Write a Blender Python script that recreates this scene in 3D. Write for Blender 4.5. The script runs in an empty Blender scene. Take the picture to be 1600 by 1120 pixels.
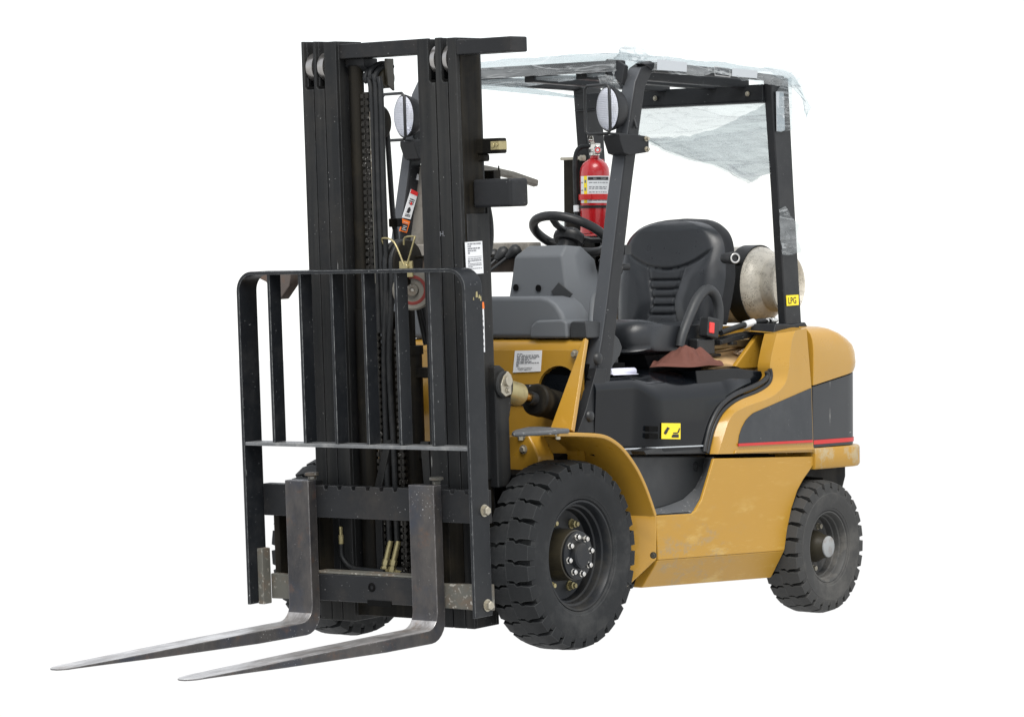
import bpy, bmesh, math, random
from mathutils import Vector, Matrix, Euler, noise

random.seed(7)
SC = bpy.context.scene
COL = SC.collection
PI = math.pi

# ---------------------------------------------------------------- camera
cam_d = bpy.data.cameras.new('camera')
cam = bpy.data.objects.new('camera', cam_d)
COL.objects.link(cam)
cam_d.sensor_width = 36.0
cam_d.lens = 119.24
cam_d.clip_start = 0.1
cam_d.clip_end = 500.0
fw = Vector((-0.79994897, -0.59978163, -0.01853749))
rt = Vector((-0.59972436, 0.80015462, -0.009125))
up = Vector((-0.02030586, -0.00381785, 0.99978653))
m = Matrix.Identity(4)
for i in range(3):
    m[i][0], m[i][1], m[i][2] = rt[i], up[i], -fw[i]
m[0][3], m[1][3], m[2][3] = 9.38653, 7.308915, 1.212877
cam.matrix_world = m
SC.camera = cam

# ---------------------------------------------------------------- sky, sun, exposure
SUN_EL, SUN_AZ = math.radians(54), math.radians(42)          # azimuth from +X (forward) towards +Y (left)
W = bpy.data.worlds.new('World')
SC.world = W
W.use_nodes = True
nt = W.node_tree
nt.nodes.clear()
o = nt.nodes.new('ShaderNodeOutputWorld')
sky = nt.nodes.new('ShaderNodeTexSky')
sky.sky_type = 'NISHITA'
sky.sun_disc = False
sky.sun_elevation = SUN_EL
sky.sun_rotation = math.radians(90) - SUN_AZ
b1 = nt.nodes.new('ShaderNodeBackground')
b1.inputs[1].default_value = 0.05
nt.links.new(sky.outputs[0], b1.inputs[0])
b2 = nt.nodes.new('ShaderNodeBackground')                    # even white overcast
b2.inputs[0].default_value = (1, 1, 1, 1)
b2.inputs[1].default_value = 1.05
ad = nt.nodes.new('ShaderNodeAddShader')
nt.links.new(b1.outputs[0], ad.inputs[0])
nt.links.new(b2.outputs[0], ad.inputs[1])
nt.links.new(ad.outputs[0], o.inputs[0])
sun_d = bpy.data.lights.new('sun', 'SUN')
sun_d.energy = 3.6
sun_d.angle = math.radians(34)
sun_d.color = (1.0, 0.97, 0.92)
sun = bpy.data.objects.new('sun', sun_d)
COL.objects.link(sun)
sd = Vector((math.cos(SUN_EL) * math.cos(SUN_AZ), math.cos(SUN_EL) * math.sin(SUN_AZ), math.sin(SUN_EL)))
sun.rotation_euler = sd.to_track_quat('Z', 'Y').to_euler()
sun.location = (6, 2, 8)
SC.view_settings.view_transform = 'Standard'
SC.view_settings.look = 'None'
SC.view_settings.exposure = 0.0
SC.view_settings.gamma = 1.0
SC.cycles.max_bounces = 10
SC.cycles.transparent_max_bounces = 24

# ---------------------------------------------------------------- materials
class NT:
    def __init__(s, name):
        s.m = bpy.data.materials.new(name)
        s.m.use_nodes = True
        s.t = s.m.node_tree
        s.b = s.t.nodes['Principled BSDF']
        s.out = s.t.nodes['Material Output']
        s.co = s.t.nodes.new('ShaderNodeTexCoord').outputs['Object']
    def n(s, kind, **kw):
        x = s.t.nodes.new(kind)
        for k, v in kw.items():
            setattr(x, k, v)
        return x
    def l(s, a, b):
        s.t.links.new(a, b)
    def noise(s, scale, detail=4, rough=.6, stretch=None, co=None):
        x = s.n('ShaderNodeTexNoise')
        x.inputs['Scale'].default_value = scale
        x.inputs['Detail'].default_value = detail
        x.inputs['Roughness'].default_value = rough
        src = co or s.co
        if stretch:
            mp = s.n('ShaderNodeMapping')
            mp.inputs['Scale'].default_value = stretch
            s.l(src, mp.inputs[0])
            src = mp.outputs[0]
        s.l(src, x.inputs['Vector'])
        return x.outputs['Fac']
    def ramp(s, fac, lo, hi, a=0.0, b=1.0):
        x = s.n('ShaderNodeMapRange')
        x.inputs['From Min'].default_value = lo
        x.inputs['From Max'].default_value = hi
        x.inputs['To Min'].default_value = a
        x.inputs['To Max'].default_value = b
        s.l(fac, x.inputs['Value'])
        return x.outputs[0]
    def mul(s, a, b, op='MULTIPLY'):
        x = s.n('ShaderNodeMath', operation=op, use_clamp=True)
        for i, v in enumerate((a, b)):
            if isinstance(v, (int, float)):
                x.inputs[i].default_value = v
            else:
                s.l(v, x.inputs[i])
        return x.outputs[0]
    def mix(s, fac, a, b):
        x = s.n('ShaderNodeMix', data_type='RGBA')
        if isinstance(fac, (int, float)):
            x.inputs[0].default_value = fac
        else:
            s.l(fac, x.inputs[0])
        for i, v in ((6, a), (7, b)):
            if isinstance(v, tuple):
                x.inputs[i].default_value = (v[0], v[1], v[2], 1)
            else:
                s.l(v, x.inputs[i])
        return x.outputs[2]
    def edge(s, r=.004):
        bv = s.n('ShaderNodeBevel')
        bv.samples = 4
        bv.inputs['Radius'].default_value = r
        ge = s.n('ShaderNodeNewGeometry')
        d = s.n('ShaderNodeVectorMath', operation='DOT_PRODUCT')
        s.l(bv.outputs[0], d.inputs[0])
        s.l(ge.outputs['Normal'], d.inputs[1])
        return s.ramp(d.outputs['Value'], .99, .86)
    def bump(s, h, strength, dist=.002):
        x = s.n('ShaderNodeBump')
        x.inputs['Strength'].default_value = strength
        x.inputs['Distance'].default_value = dist
        s.l(h, x.inputs['Height'])
        s.l(x.outputs[0], s.b.inputs['Normal'])
    def set(s, **kw):
        for k, v in kw.items():
            i = s.b.inputs[k.replace('_', ' ')]
            if isinstance(v, tuple):
                i.default_value = (v[0], v[1], v[2], 1)
            elif isinstance(v, (int, float)):
                i.default_value = v
            else:
                s.l(v, i)

def surface(name, base, rough, spec=.5, metal=0.0, coat=0.0, vary=.25, dirt=None, dirt_amt=.5, dirt_scale=3.0,
            fleck=None, fleck_lo=.70, fleck_scale=140, edge=None, edge_amt=.6, edge_r=.004, bump=0.0, bump_scale=60, coat_rough=.08, streak=None):
    if max(base) < .03 and name not in ('gloss_black_cover', 'black_vinyl', 'satin_black_rubber'):
        base, spec = tuple(c * .72 for c in base), spec * .6   # old black paint hardly shines
    k = NT(name)
    dark = tuple(c * (1 - vary) for c in base)
    lite = tuple(min(1, c * (1 + vary)) for c in base)
    c = k.mix(k.noise(6, 6), dark, lite)
    if dirt:
        d = k.ramp(k.noise(dirt_scale, 8, .68), .5, .72, 0, dirt_amt)
        c = k.mix(d, c, dirt)
    if streak:
        c = k.mix(k.ramp(k.noise(26, 5, .6, (1, 1, .035)), .42, .66, 0, .75), c, streak)
    if fleck:
        f1 = k.ramp(k.noise(fleck_scale, 2, .5), fleck_lo, fleck_lo + .03)
        g = k.ramp(k.noise(9, 3), .45, .6)
        f2 = k.ramp(k.noise(70, 3, .5, (1, 1, .12)), .74, .78, 0, .6)
        c = k.mix(k.mul(k.mul(f1, f2, 'MAXIMUM'), g), c, fleck)
    if edge:
        e = k.mul(k.edge(edge_r), k.ramp(k.noise(35, 4), .35, .6, .15, edge_amt))
        c = k.mix(e, c, edge)
    r = k.ramp(k.noise(14, 5), .3, .7, max(0, rough - .09), min(1, rough + .09))
    k.set(Base_Color=c, Roughness=r, Metallic=metal, Specular_IOR_Level=spec, Coat_Weight=coat, Coat_Roughness=coat_rough)
    if bump:
        k.bump(k.noise(bump_scale, 4), bump)
    return k.m

M = {}
YEL = (0.365, 0.198, 0.0215)
M['yellow'] = surface('yellow_paint', YEL, .34, .42, vary=.06, coat=.25, dirt=(.27, .175, .05), dirt_amt=.25, dirt_scale=2.2, edge=(.62, .45, .2), edge_amt=.35, edge_r=.003)
def worn_yellow():
    k = NT('scuffed_yellow_paint')
    c = k.mix(k.noise(5, 5), tuple(v * .94 for v in YEL), tuple(min(1, v * 1.05) for v in YEL))
    sep = k.n('ShaderNodeSeparateXYZ')
    k.l(k.co, sep.inputs[0])
    low = k.ramp(sep.outputs[2], .47, .30)                                   # kicks and scrapes near the step and the sill
    st = k.noise(8.7, 9, .76, (.8, 1, 2.0))
    patch = k.mul(k.ramp(st, .50, .66), low)
    patch = k.mul(patch, k.ramp(k.noise(60, 4), .36, .55))
    fr = k.ramp(sep.outputs[0], -1.18, -.85)
    c = k.mix(k.mul(k.mul(patch, fr), .75), c, (.20, .19, .15))
    pale = k.mul(k.ramp(k.noise(6, 6, .7, (1, 1, 3.5)), .56, .70, 0, .6), k.ramp(sep.outputs[2], .56, .36))
    c = k.mix(pale, c, (.48, .33, .10))
    scr = k.mul(k.ramp(k.noise(16, 4, .6, (1, 1, 26)), .62, .68, 0, .5), k.ramp(k.noise(4, 3), .45, .6))
    c = k.mix(scr, c, (.54, .36, .12))
    k.set(Base_Color=c, Roughness=.42, Specular_IOR_Level=.4)
    return k.m
M['yellow_worn'] = worn_yellow()
def bumper_yellow():
    k = NT('bruised_yellow_bumper_paint')
    c = k.mix(k.noise(5, 5), tuple(v * .93 for v in YEL), YEL)
    sep = k.n('ShaderNodeSeparateXYZ')
    k.l(k.co, sep.inputs[0])
    end = k.ramp(sep.outputs[0], -1.84, -1.90)
    chip = k.mul(k.ramp(k.noise(26, 5, .7, (1, 1, .45)), .42, .52), end)
    c = k.mix(chip, c, k.mix(k.noise(50, 3), (.05, .035, .02), (.55, .5, .42)))
    g = k.ramp(k.noise(9, 6, .7), .56, .66, 0, .7)
    c = k.mix(g, c, (.36, .31, .2))
    k.set(Base_Color=c, Roughness=.5, Specular_IOR_Level=.35)
    return k.m
M['bumper'] = bumper_yellow()
M['mast'] = surface('mast_black_paint', (.014, .0150, .0162), .5, .3, vary=.3, dirt=(.035, .031, .026), dirt_amt=.5, dirt_scale=4, fleck_lo=.735, fleck=(.30, .30, .29), edge=(.10, .105, .11), edge_amt=.5, bump=.08, streak=(.026, .026, .025))
M['mast_dark'] = surface('greasy_black_steel', (.009, .0085, .0075), .55, .16, vary=.4, dirt=(.03, .024, .014), dirt_amt=.5, dirt_scale=9, bump=.1, streak=(.022, .019, .014))
M['backrest'] = surface('worn_black_paint', (.014, .016, .019), .4, .36, vary=.3, dirt=(.045, .045, .045), dirt_amt=.35, dirt_scale=7, fleck=(.33, .34, .34), fleck_lo=.715, edge=(.30, .31, .31), edge_amt=.85, edge_r=.0035, bump=.06)
M['backrest_mid'] = surface('scraped_bar_paint', (.11, .115, .12), .45, .4, vary=.5, dirt=(.25, .25, .24), dirt_amt=.7, dirt_scale=20, edge=(.3, .3, .3), edge_amt=.8)
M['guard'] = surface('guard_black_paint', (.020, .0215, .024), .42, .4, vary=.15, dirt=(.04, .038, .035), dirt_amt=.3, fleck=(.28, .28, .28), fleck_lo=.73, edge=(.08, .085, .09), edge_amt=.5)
M['guard_lit'] = surface('guard_lit_face_paint', (.05, .054, .06), .42, .45, vary=.12, dirt=(.03, .03, .03), dirt_amt=.3, fleck=(.3, .3, .3), fleck_lo=.73)  # same guard paint, with the light on forward faces put into the colour
M['cast_dark'] = surface('charcoal_panel_paint', (.025, .028, .032), .48, .4, vary=.15, fleck=(.4, .4, .4), fleck_lo=.73, fleck_scale=160, dirt=(.05, .05, .05), dirt_amt=.25)
def scratched_panel():
    k = NT('scratched_charcoal_paint')
    c = k.mix(k.noise(6, 5), (.024, .026, .029), (.036, .038, .04))
    v = k.ramp(k.noise(40, 3, .5, (1, 1, .05)), .66, .70, 0, .35)
    h = k.ramp(k.noise(30, 3, .5, (.25, .25, 1.6)), .69, .71, 0, .5)
    g = k.ramp(k.noise(8, 4), .5, .62)
    c = k.mix(k.mul(k.mul(v, h, 'MAXIMUM'), g), c, (.42, .41, .38))
    k.set(Base_Color=c, Roughness=.5, Specular_IOR_Level=.35)
    return k.m
M['cast_scratched'] = scratched_panel()
M['hood'] = surface('gloss_black_cover', (.0035, .0045, .006), .13, .22, vary=.1, dirt=(.010, .012, .014), dirt_amt=.3, dirt_scale=2.5)
M['trim'] = surface('satin_black_rubber', (.014, .015, .016), .45, .4, vary=.15)
M['dash'] = surface('grey_textured_plastic', (.098, .106, .115), .58, .35, vary=.05, dirt=(.09, .09, .09), dirt_amt=.3, bump=.12, bump_scale=700)
M['dash_dark'] = surface('dark_grey_plastic', (.026, .028, .030), .5, .4, vary=.1, bump=.06, bump_scale=500)
M['step'] = surface('scuffed_step_plastic', (.075, .079, .084), .55, .4, vary=.2, fleck=(.3, .3, .3), fleck_lo=.64, fleck_scale=90, dirt=(.09, .09, .085), dirt_amt=.6, dirt_scale=8, bump=.1)
M['grip'] = surface('grip_tread_grey', (.16, .165, .17), .8, .2, vary=.3, fleck=(.4, .4, .4), fleck_lo=.55, fleck_scale=120, dirt=(.06, .06, .06), dirt_amt=.6, dirt_scale=30, bump=.9, bump_scale=160)
M['vinyl'] = surface('black_vinyl', (.018, .020, .023), .34, .42, vary=.1, bump=.1, bump_scale=420)
M['seat_shell'] = surface('seat_shell_plastic', (.017, .018, .02), .5, .4, vary=.1)
M['rubber'] = surface('tyre_rubber', (.026, .0275, .029), .62, .2, vary=.3, dirt=(.058, .058, .056), dirt_amt=.55, dirt_scale=6, edge=(.10, .105, .105), edge_amt=.45, edge_r=.004, bump=.15, bump_scale=90)
M['rubber_dusty'] = surface('dusty_tyre_rubber', (.036, .036, .035), .7, .25, vary=.25, dirt=(.11, .105, .095), dirt_amt=.6, dirt_scale=5, edge=(.12, .12, .115), edge_amt=.4, bump=.15, bump_scale=90)
M['rim'] = surface('black_wheel_paint', (.016, .018, .021), .38, .42, vary=.2, dirt=(.05, .045, .035), dirt_amt=.5, dirt_scale=8)
M['rim_dusty'] = surface('dusty_wheel_paint', (.055, .055, .053), .6, .3, vary=.25, dirt=(.15, .14, .125), dirt_amt=.75, dirt_scale=12, bump=.1)
M['grease'] = surface('greasy_brown_hub', (.035, .030, .019), .38, .5, vary=.4, dirt=(.014, .012, .008), dirt_amt=.8, dirt_scale=14)
M['zinc'] = surface('zinc_plated_steel', (.40, .37, .30), .38, .5, metal=.7, vary=.15, dirt=(.2, .16, .08), dirt_amt=.4, dirt_scale=30)
M['brass'] = surface('yellow_zinc_fitting', (.36, .31, .16), .38, .5, metal=.6, vary=.2, dirt=(.12, .09, .04), dirt_amt=.5, dirt_scale=40)
M['chrome'] = surface('polished_steel', (.62, .61, .58), .2, .5, metal=1.0, vary=.08, dirt=(.2, .15, .08), dirt_amt=.25, dirt_scale=20)
M['rod'] = surface('oily_chrome_rod', (.55, .36, .14), .22, .5, metal=1.0, vary=.25)
M['roller'] = surface('worn_roller_steel', (.33, .32, .31), .32, .5, metal=.9, vary=.2, dirt=(.1, .08, .06), dirt_amt=.5, dirt_scale=25)
def fork_steel():
    k = NT('worn_fork_steel')
    c = k.mix(k.ramp(k.noise(7, 7, .7, (1, 1, .5)), .35, .65), (.03, .03, .033), (.080, .073, .068))
    c = k.mix(k.ramp(k.noise(5, 5), .48, .62, 0, .75), c, (.034, .04, .055))
    c = k.mix(k.ramp(k.noise(13, 8, .72), .56, .70, 0, .5), c, (.14, .075, .045))
    sp = k.mul(k.ramp(k.noise(130, 2), .66, .72), k.ramp(k.noise(9, 4), .48, .58))
    c = k.mix(sp, c, (.45, .45, .45))
    e = k.mul(k.edge(.006), k.ramp(k.noise(30, 4), .35, .6, .2, .8))
    c = k.mix(e, c, (.30, .29, .29))
    ge = k.n('ShaderNodeNewGeometry')
    k.set(Base_Color=c, Roughness=k.ramp(k.noise(12, 5), .3, .7, .34, .55), Metallic=.45, Specular_IOR_Level=.4)
    k.bump(k.noise(80, 5), .12)
    return k.m
M['fork'] = fork_steel()
def fork_top():  # rubbed steel; the light on upward blade faces is mixed into its pale colour
    k = NT('rubbed_lit_fork_steel')
    c = k.mix(k.ramp(k.noise(8, 6, .7, (.6, 2, 1)), .4, .62), (.21, .20, .195), (.46, .45, .445))
    c = k.mix(k.ramp(k.noise(15, 7, .7), .55, .68, 0, .7), c, (.20, .15, .115))
    c = k.mix(k.ramp(k.noise(50, 4, .6, (.15, 1, 1)), .6, .7, 0, .6), c, (.68, .68, .68))
    k.set(Base_Color=c, Roughness=.36, Metallic=.55)
    k.bump(k.noise(60, 4), .08)
    return k.m
M['fork_top'] = fork_top()
M['rust_grey'] = surface('rusty_grey_steel', (.10, .098, .085), .6, .3, vary=.35, dirt=(.15, .085, .045), dirt_amt=.6, dirt_scale=9, fleck=(.3, .29, .26), fleck_lo=.6, fleck_scale=70, bump=.2)
M['carriage'] = surface('carriage_black_paint', (.019, .020, .022), .5, .32, vary=.25, dirt=(.045, .038, .032), dirt_amt=.45, dirt_scale=5, fleck=(.28, .28, .28), fleck_lo=.715, edge=(.13, .13, .13), edge_amt=.6, bump=.08)
M['hose'] = surface('hydraulic_hose_rubber', (.020, .0215, .023), .45, .4, vary=.2, dirt=(.05, .048, .045), dirt_amt=.4, dirt_scale=20)
M['chain'] = surface('oiled_chain_steel', (.020, .018, .015), .4, .5, metal=.3, vary=.4, fleck=(.3, .29, .27), fleck_lo=.64, fleck_scale=160)
M['red'] = surface('extinguisher_red', (.43, .008, .012), .26, .5, vary=.06, coat=.5)
M['red_strap'] = surface('red_strap', (.48, .014, .014), .4, .4, vary=.06)
M['red_line'] = surface('red_stripe', (.46, .018, .016), .45, .4, vary=.05)
M['tank'] = surface('scuffed_cylinder_paint', (.56, .525, .45), .40, .4, metal=.05, vary=.10, dirt=(.16, .145, .12), dirt_amt=.7, dirt_scale=30, fleck=(.14, .125, .10), fleck_lo=.56, fleck_scale=260, bump=.08)
M['strap_black'] = surface('black_strap_steel', (.017, .018, .018), .45, .35, vary=.2)
M['white'] = surface('label_white', (.66, .67, .68), .5, .3, vary=.03)
M['sticker_yellow'] = surface('sticker_yellow', (.80, .62, .015), .4, .4, vary=.03)
M['sticker_orange'] = surface('sticker_orange', (.75, .16, .02), .45, .3, vary=.05)
M['dull_red'] = surface('faded_red_paint', (.15, .028, .024), .6, .2, vary=.2, dirt=(.05, .03, .025), dirt_amt=.6, dirt_scale=20)
M['sticker_red'] = surface('sticker_red', (.60, .03, .03), .45, .3, vary=.05)
M['ink'] = surface('print_ink', (.03, .03, .033), .6, .2, vary=.1)
M['ink_grey'] = surface('print_grey', (.17, .175, .19), .6, .2, vary=.2)
M['ink_white'] = surface('print_white', (.5, .5, .5), .6, .2, vary=.1)
M['cloth'] = surface('brown_cloth', (.125, .052, .040), .85, .15, vary=.12, dirt=(.09, .036, .03), dirt_amt=.4, bump=.5, bump_scale=500)
M['card'] = surface('corrugated_cardboard', (.47, .31, .155), .8, .2, vary=.08, dirt=(.30, .19, .09), dirt_amt=.4, dirt_scale=9)
M['wood'] = surface('bare_wood', (.40, .29, .15), .75, .2, vary=.15, dirt=(.22, .15, .07), dirt_amt=.6, dirt_scale=14)
M['paper'] = surface('white_paper', (.66, .66, .78), .6, .3, vary=.03)
M['frayed'] = surface('torn_paper_fibre', (.68, .55, .40), .8, .2, vary=.1)
M['weathered'] = surface('weathered_grey_paint', (.24, .225, .20), .75, .2, vary=.2, dirt=(.09, .08, .065), dirt_amt=.7, dirt_scale=14, bump=.3)
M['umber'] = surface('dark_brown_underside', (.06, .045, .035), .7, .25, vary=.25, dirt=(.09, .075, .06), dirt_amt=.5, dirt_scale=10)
M['primer'] = surface('brown_grey_primer', (.085, .07, .062), .7, .25, vary=.25, dirt=(.15, .07, .035), dirt_amt=.5, dirt_scale=14)
M['beige'] = surface('beige_sheave_paint', (.15, .14, .12), .6, .3, vary=.1, dirt=(.15, .13, .1), dirt_amt=.5, dirt_scale=14)
M['cap_grey'] = surface('chipped_grey_cap', (.25, .26, .26), .6, .3, vary=.2, dirt=(.12, .07, .045), dirt_amt=.7, dirt_scale=26)
M['reflector'] = surface('lamp_reflector', (.90, .91, .93), .3, .5, metal=1.0, vary=.03)
M['black'] = surface('matt_black', (.006, .006, .006), .8, .1, vary=.2)
M['lamp_black'] = surface('lamp_housing_black', (.018, .019, .021), .45, .4, vary=.1)
M['buckle'] = surface('buckle_red', (.70, .035, .03), .35, .5, vary=.03)
M['silver_tape'] = surface('grey_tape', (.40, .425, .445), .5, .35, vary=.07, bump=.15, bump_scale=40)

def lens_mat():
    """clear moulded glass with fine crossed ribs"""
    k = NT('ribbed_lamp_glass')
    sep = k.n('ShaderNodeSeparateXYZ')
    k.l(k.co, sep.inputs[0])
    hs = []
    for ax_ in (1, 2):
        mu = k.n('ShaderNodeMath', operation='MULTIPLY')
        k.l(sep.outputs[ax_], mu.inputs[0])
        mu.inputs[1].default_value = 1000.0
        sn = k.n('ShaderNodeMath', operation='SINE')
        k.l(mu.outputs[0], sn.inputs[0])
        hs.append(sn.outputs[0])
    mm = k.n('ShaderNodeMath', operation='ADD')
    k.l(hs[0], mm.inputs[0])
    k.l(hs[1], mm.inputs[1])
    h = k.ramp(mm.outputs[0], -2, 2)
    k.set(Base_Color=(.82, .84, .90), Roughness=.12, Specular_IOR_Level=.6)
    k.bump(h, .7, .003)
    tr = k.n('ShaderNodeBsdfTransparent')
    k.l(k.mix(h, (.86, .88, .93), (.98, .98, 1.0)), tr.inputs[0])
    mx = k.n('ShaderNodeMixShader')
    k.l(k.ramp(h, 0, 1, .50, .36), mx.inputs[0])
    k.l(tr.outputs[0], mx.inputs[1])
    k.l(k.b.outputs[0], mx.inputs[2])
    k.l(mx.outputs[0], k.out.inputs['Surface'])
    return k.m
M['lens'] = lens_mat()

def film_mat(name, clear, tint=(.735, .765, .775), body=(.70, .73, .74), rot=(.35, 0, 0)):
    k = NT(name)
    def wrinkle_glints(scale, stretch, width):  # glints on the wrinkles, painted into the film as whiter streaks of noise
        n = k.n('ShaderNodeTexNoise')
        n.inputs['Scale'].default_value = scale
        n.inputs['Detail'].default_value = 2
        n.inputs['Distortion'].default_value = .7
        mp = k.n('ShaderNodeMapping')
        mp.inputs['Scale'].default_value = stretch
        mp.inputs['Rotation'].default_value = rot
        k.l(k.co, mp.inputs[0])
        k.l(mp.outputs[0], n.inputs['Vector'])
        d = k.n('ShaderNodeMath', operation='SUBTRACT')
        k.l(n.outputs['Fac'], d.inputs[0])
        d.inputs[1].default_value = .5
        a = k.n('ShaderNodeMath', operation='ABSOLUTE')
        k.l(d.outputs[0], a.inputs[0])
        return k.ramp(a.outputs[0], width, 0), n.outputs['Fac']
    l1, f1 = wrinkle_glints(3.2, (.8, .55, 5.5), .020)
    l2, f2 = wrinkle_glints(8, (.8, .5, 5.0), .030)
    soft = k.ramp(f1, .35, .68)
    k.set(Base_Color=body, Roughness=.18, Specular_IOR_Level=.5)
    h = k.n('ShaderNodeMath', operation='ADD')
    k.l(f1, h.inputs[0])
    k.l(k.mul(l2, .25), h.inputs[1])
    bp_ = k.n('ShaderNodeBump')
    bp_.inputs['Strength'].default_value = .6
    bp_.inputs['Distance'].default_value = .015
    k.l(h.outputs[0], bp_.inputs['Height'])
    k.l(bp_.outputs[0], k.b.inputs['Normal'])
    tr = k.n('ShaderNodeBsdfTransparent')
    tr.inputs[0].default_value = (*tint, 1)
    tl = k.n('ShaderNodeBsdfTranslucent')
    tl.inputs[0].default_value = (*body, 1)
    m1 = k.n('ShaderNodeMixShader')
    m1.inputs[0].default_value = .35
    k.l(k.b.outputs[0], m1.inputs[1])
    k.l(tl.outputs[0], m1.inputs[2])
    op = k.mul(k.mul(k.mul(l1, .40), k.mul(l2, .22), 'ADD'), k.ramp(soft, 0, 1, clear * .45, clear * 1.35), 'ADD')
    m2 = k.n('ShaderNodeMixShader')
    k.l(op, m2.inputs[0])
    k.l(tr.outputs[0], m2.inputs[1])
    k.l(m1.outputs[0], m2.inputs[2])
    k.l(m2.outputs[0], k.out.inputs['Surface'])
    return k.m
M['film'] = film_mat('clear_plastic_film', .24)
M['film_thick'] = film_mat('bunched_plastic_film', .24, tint=(.76, .80, .815), rot=(1.1, .5, .4))

def ground_mat():
    k = NT('white_translucent_floor_sheet')
    tl = k.n('ShaderNodeBsdfTranslucent')
    c = k.mix(k.noise(2, 3), (.968, .968, .968), (.976, .976, .976))
    k.l(c, tl.inputs[0])
    k.l(tl.outputs[0], k.out.inputs['Surface'])
    return k.m
M['floor'] = ground_mat()

# ---------------------------------------------------------------- mesh helpers
def BM():
    return bmesh.new()

def finish(bm, name, mat, parent=None, bevel=0.0, seg=2, angle=38, smooth=True, loc=None, sub=0, flat_bevel=30):
    bmesh.ops.recalc_face_normals(bm, faces=bm.faces)
    me = bpy.data.meshes.new(name)
    bm.to_mesh(me)
    bm.free()
    ob = bpy.data.objects.new(name, me)
    COL.objects.link(ob)
    mats = mat if isinstance(mat, (list, tuple)) else [mat]
    for x in mats:
        me.materials.append(M[x])
    if parent is not None:
        ob.parent = parent
    if loc:
        ob.location = loc
    if smooth:
        me.shade_smooth()
        me.set_sharp_from_angle(angle=math.radians(angle))
    if bevel:
        b = ob.modifiers.new('edge', 'BEVEL')
        b.width = bevel
        b.segments = seg
        b.limit_method = 'ANGLE'
        b.angle_limit = math.radians(flat_bevel)
        b.harden_normals = True
    if sub:
        s = ob.modifiers.new('round', 'SUBSURF')
        s.levels = s.render_levels = sub
    return ob

def box(bm, x0, x1, y0, y1, z0, z1):
    v = [bm.verts.new((x, y, z)) for x in (x0, x1) for y in (y0, y1) for z in (z0, z1)]
    fs = []
    for f in ((0, 1, 3, 2), (4, 6, 7, 5), (0, 4, 5, 1), (2, 3, 7, 6), (0, 2, 6, 4), (1, 5, 7, 3)):
        fs.append(bm.faces.new([v[i] for i in f]))
    return fs

def obox(bm, c, size, rot=(0, 0, 0)):
    R = Euler(rot).to_matrix()
    c = Vector(c)
    n0 = len(bm.verts)
    sx, sy, sz = (s / 2 for s in size)
    fs = box(bm, -sx, sx, -sy, sy, -sz, sz)
    vs = {v for f in fs for v in f.verts}
    for v in vs:
        v.co = R @ v.co + c
    return fs

def prism(bm, pts, axis, a, b):
    def mk(p, t):
        return {'x': (t, p[0], p[1]), 'y': (p[0], t, p[1]), 'z': (p[0], p[1], t)}[axis]
    A = [bm.verts.new(mk(p, a)) for p in pts]
    B = [bm.verts.new(mk(p, b)) for p in pts]
    n = len(pts)
    fs = [bm.faces.new(A[::-1]), bm.faces.new(B)]
    for i in range(n):
        fs.append(bm.faces.new((A[i], A[(i + 1) % n], B[(i + 1) % n], B[i])))
    return fs

def xz(pts):
    return [(p[0], p[2]) for p in pts]

def yz(pts):
    return [(p[1], p[2]) for p in pts]

def slab(bm, pts, thick):
    """3D polygon extruded along minus its own normal"""
    ps = [Vector(p) for p in pts]
    nrm = Vector((0, 0, 0))
    for i in range(len(ps)):
        nrm += (ps[i] - ps[0]).cross(ps[(i + 1) % len(ps)] - ps[0])
    nrm.normalize()
    A = [bm.verts.new(p) for p in ps]
    B = [bm.verts.new(p - nrm * thick) for p in ps]
    bm.faces.new(A)
    bm.faces.new(B[::-1])
    n = len(ps)
    for i in range(n):
        bm.faces.new((A[i], B[i], B[(i + 1) % n], A[(i + 1) % n]))

def spline(pts, per=6, closed=False):
    ps = [Vector(p) for p in pts]
    n = len(ps)
    out = []
    rng = range(n) if closed else range(n - 1)
    for i in rng:
        if closed:
            p0, p1, p2, p3 = ps[(i - 1) % n], ps[i], ps[(i + 1) % n], ps[(i + 2) % n]
        else:
            p0, p1, p2, p3 = ps[max(0, i - 1)], ps[i], ps[i + 1], ps[min(n - 1, i + 2)]
        for k in range(per):
            t = k / per
            out.append(.5 * ((2 * p1) + (p2 - p0) * t + (2 * p0 - 5 * p1 + 4 * p2 - p3) * t * t + (3 * p1 - p0 - 3 * p2 + p3) * t ** 3))
    if not closed:
        out.append(ps[-1])
    return out

def resample(pts, n):
    ps = [Vector(p) for p in pts]
    L = [0]
    for a, b in zip(ps, ps[1:]):
        L.append(L[-1] + (b - a).length)
    out = []
    for i in range(n):
        t = L[-1] * i / (n - 1)
        k = 0
        while k < len(L) - 2 and L[k + 1] < t:
            k += 1
        f = (t - L[k]) / max(1e-9, L[k + 1] - L[k])
        out.append(ps[k].lerp(ps[k + 1], f))
    return out

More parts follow.
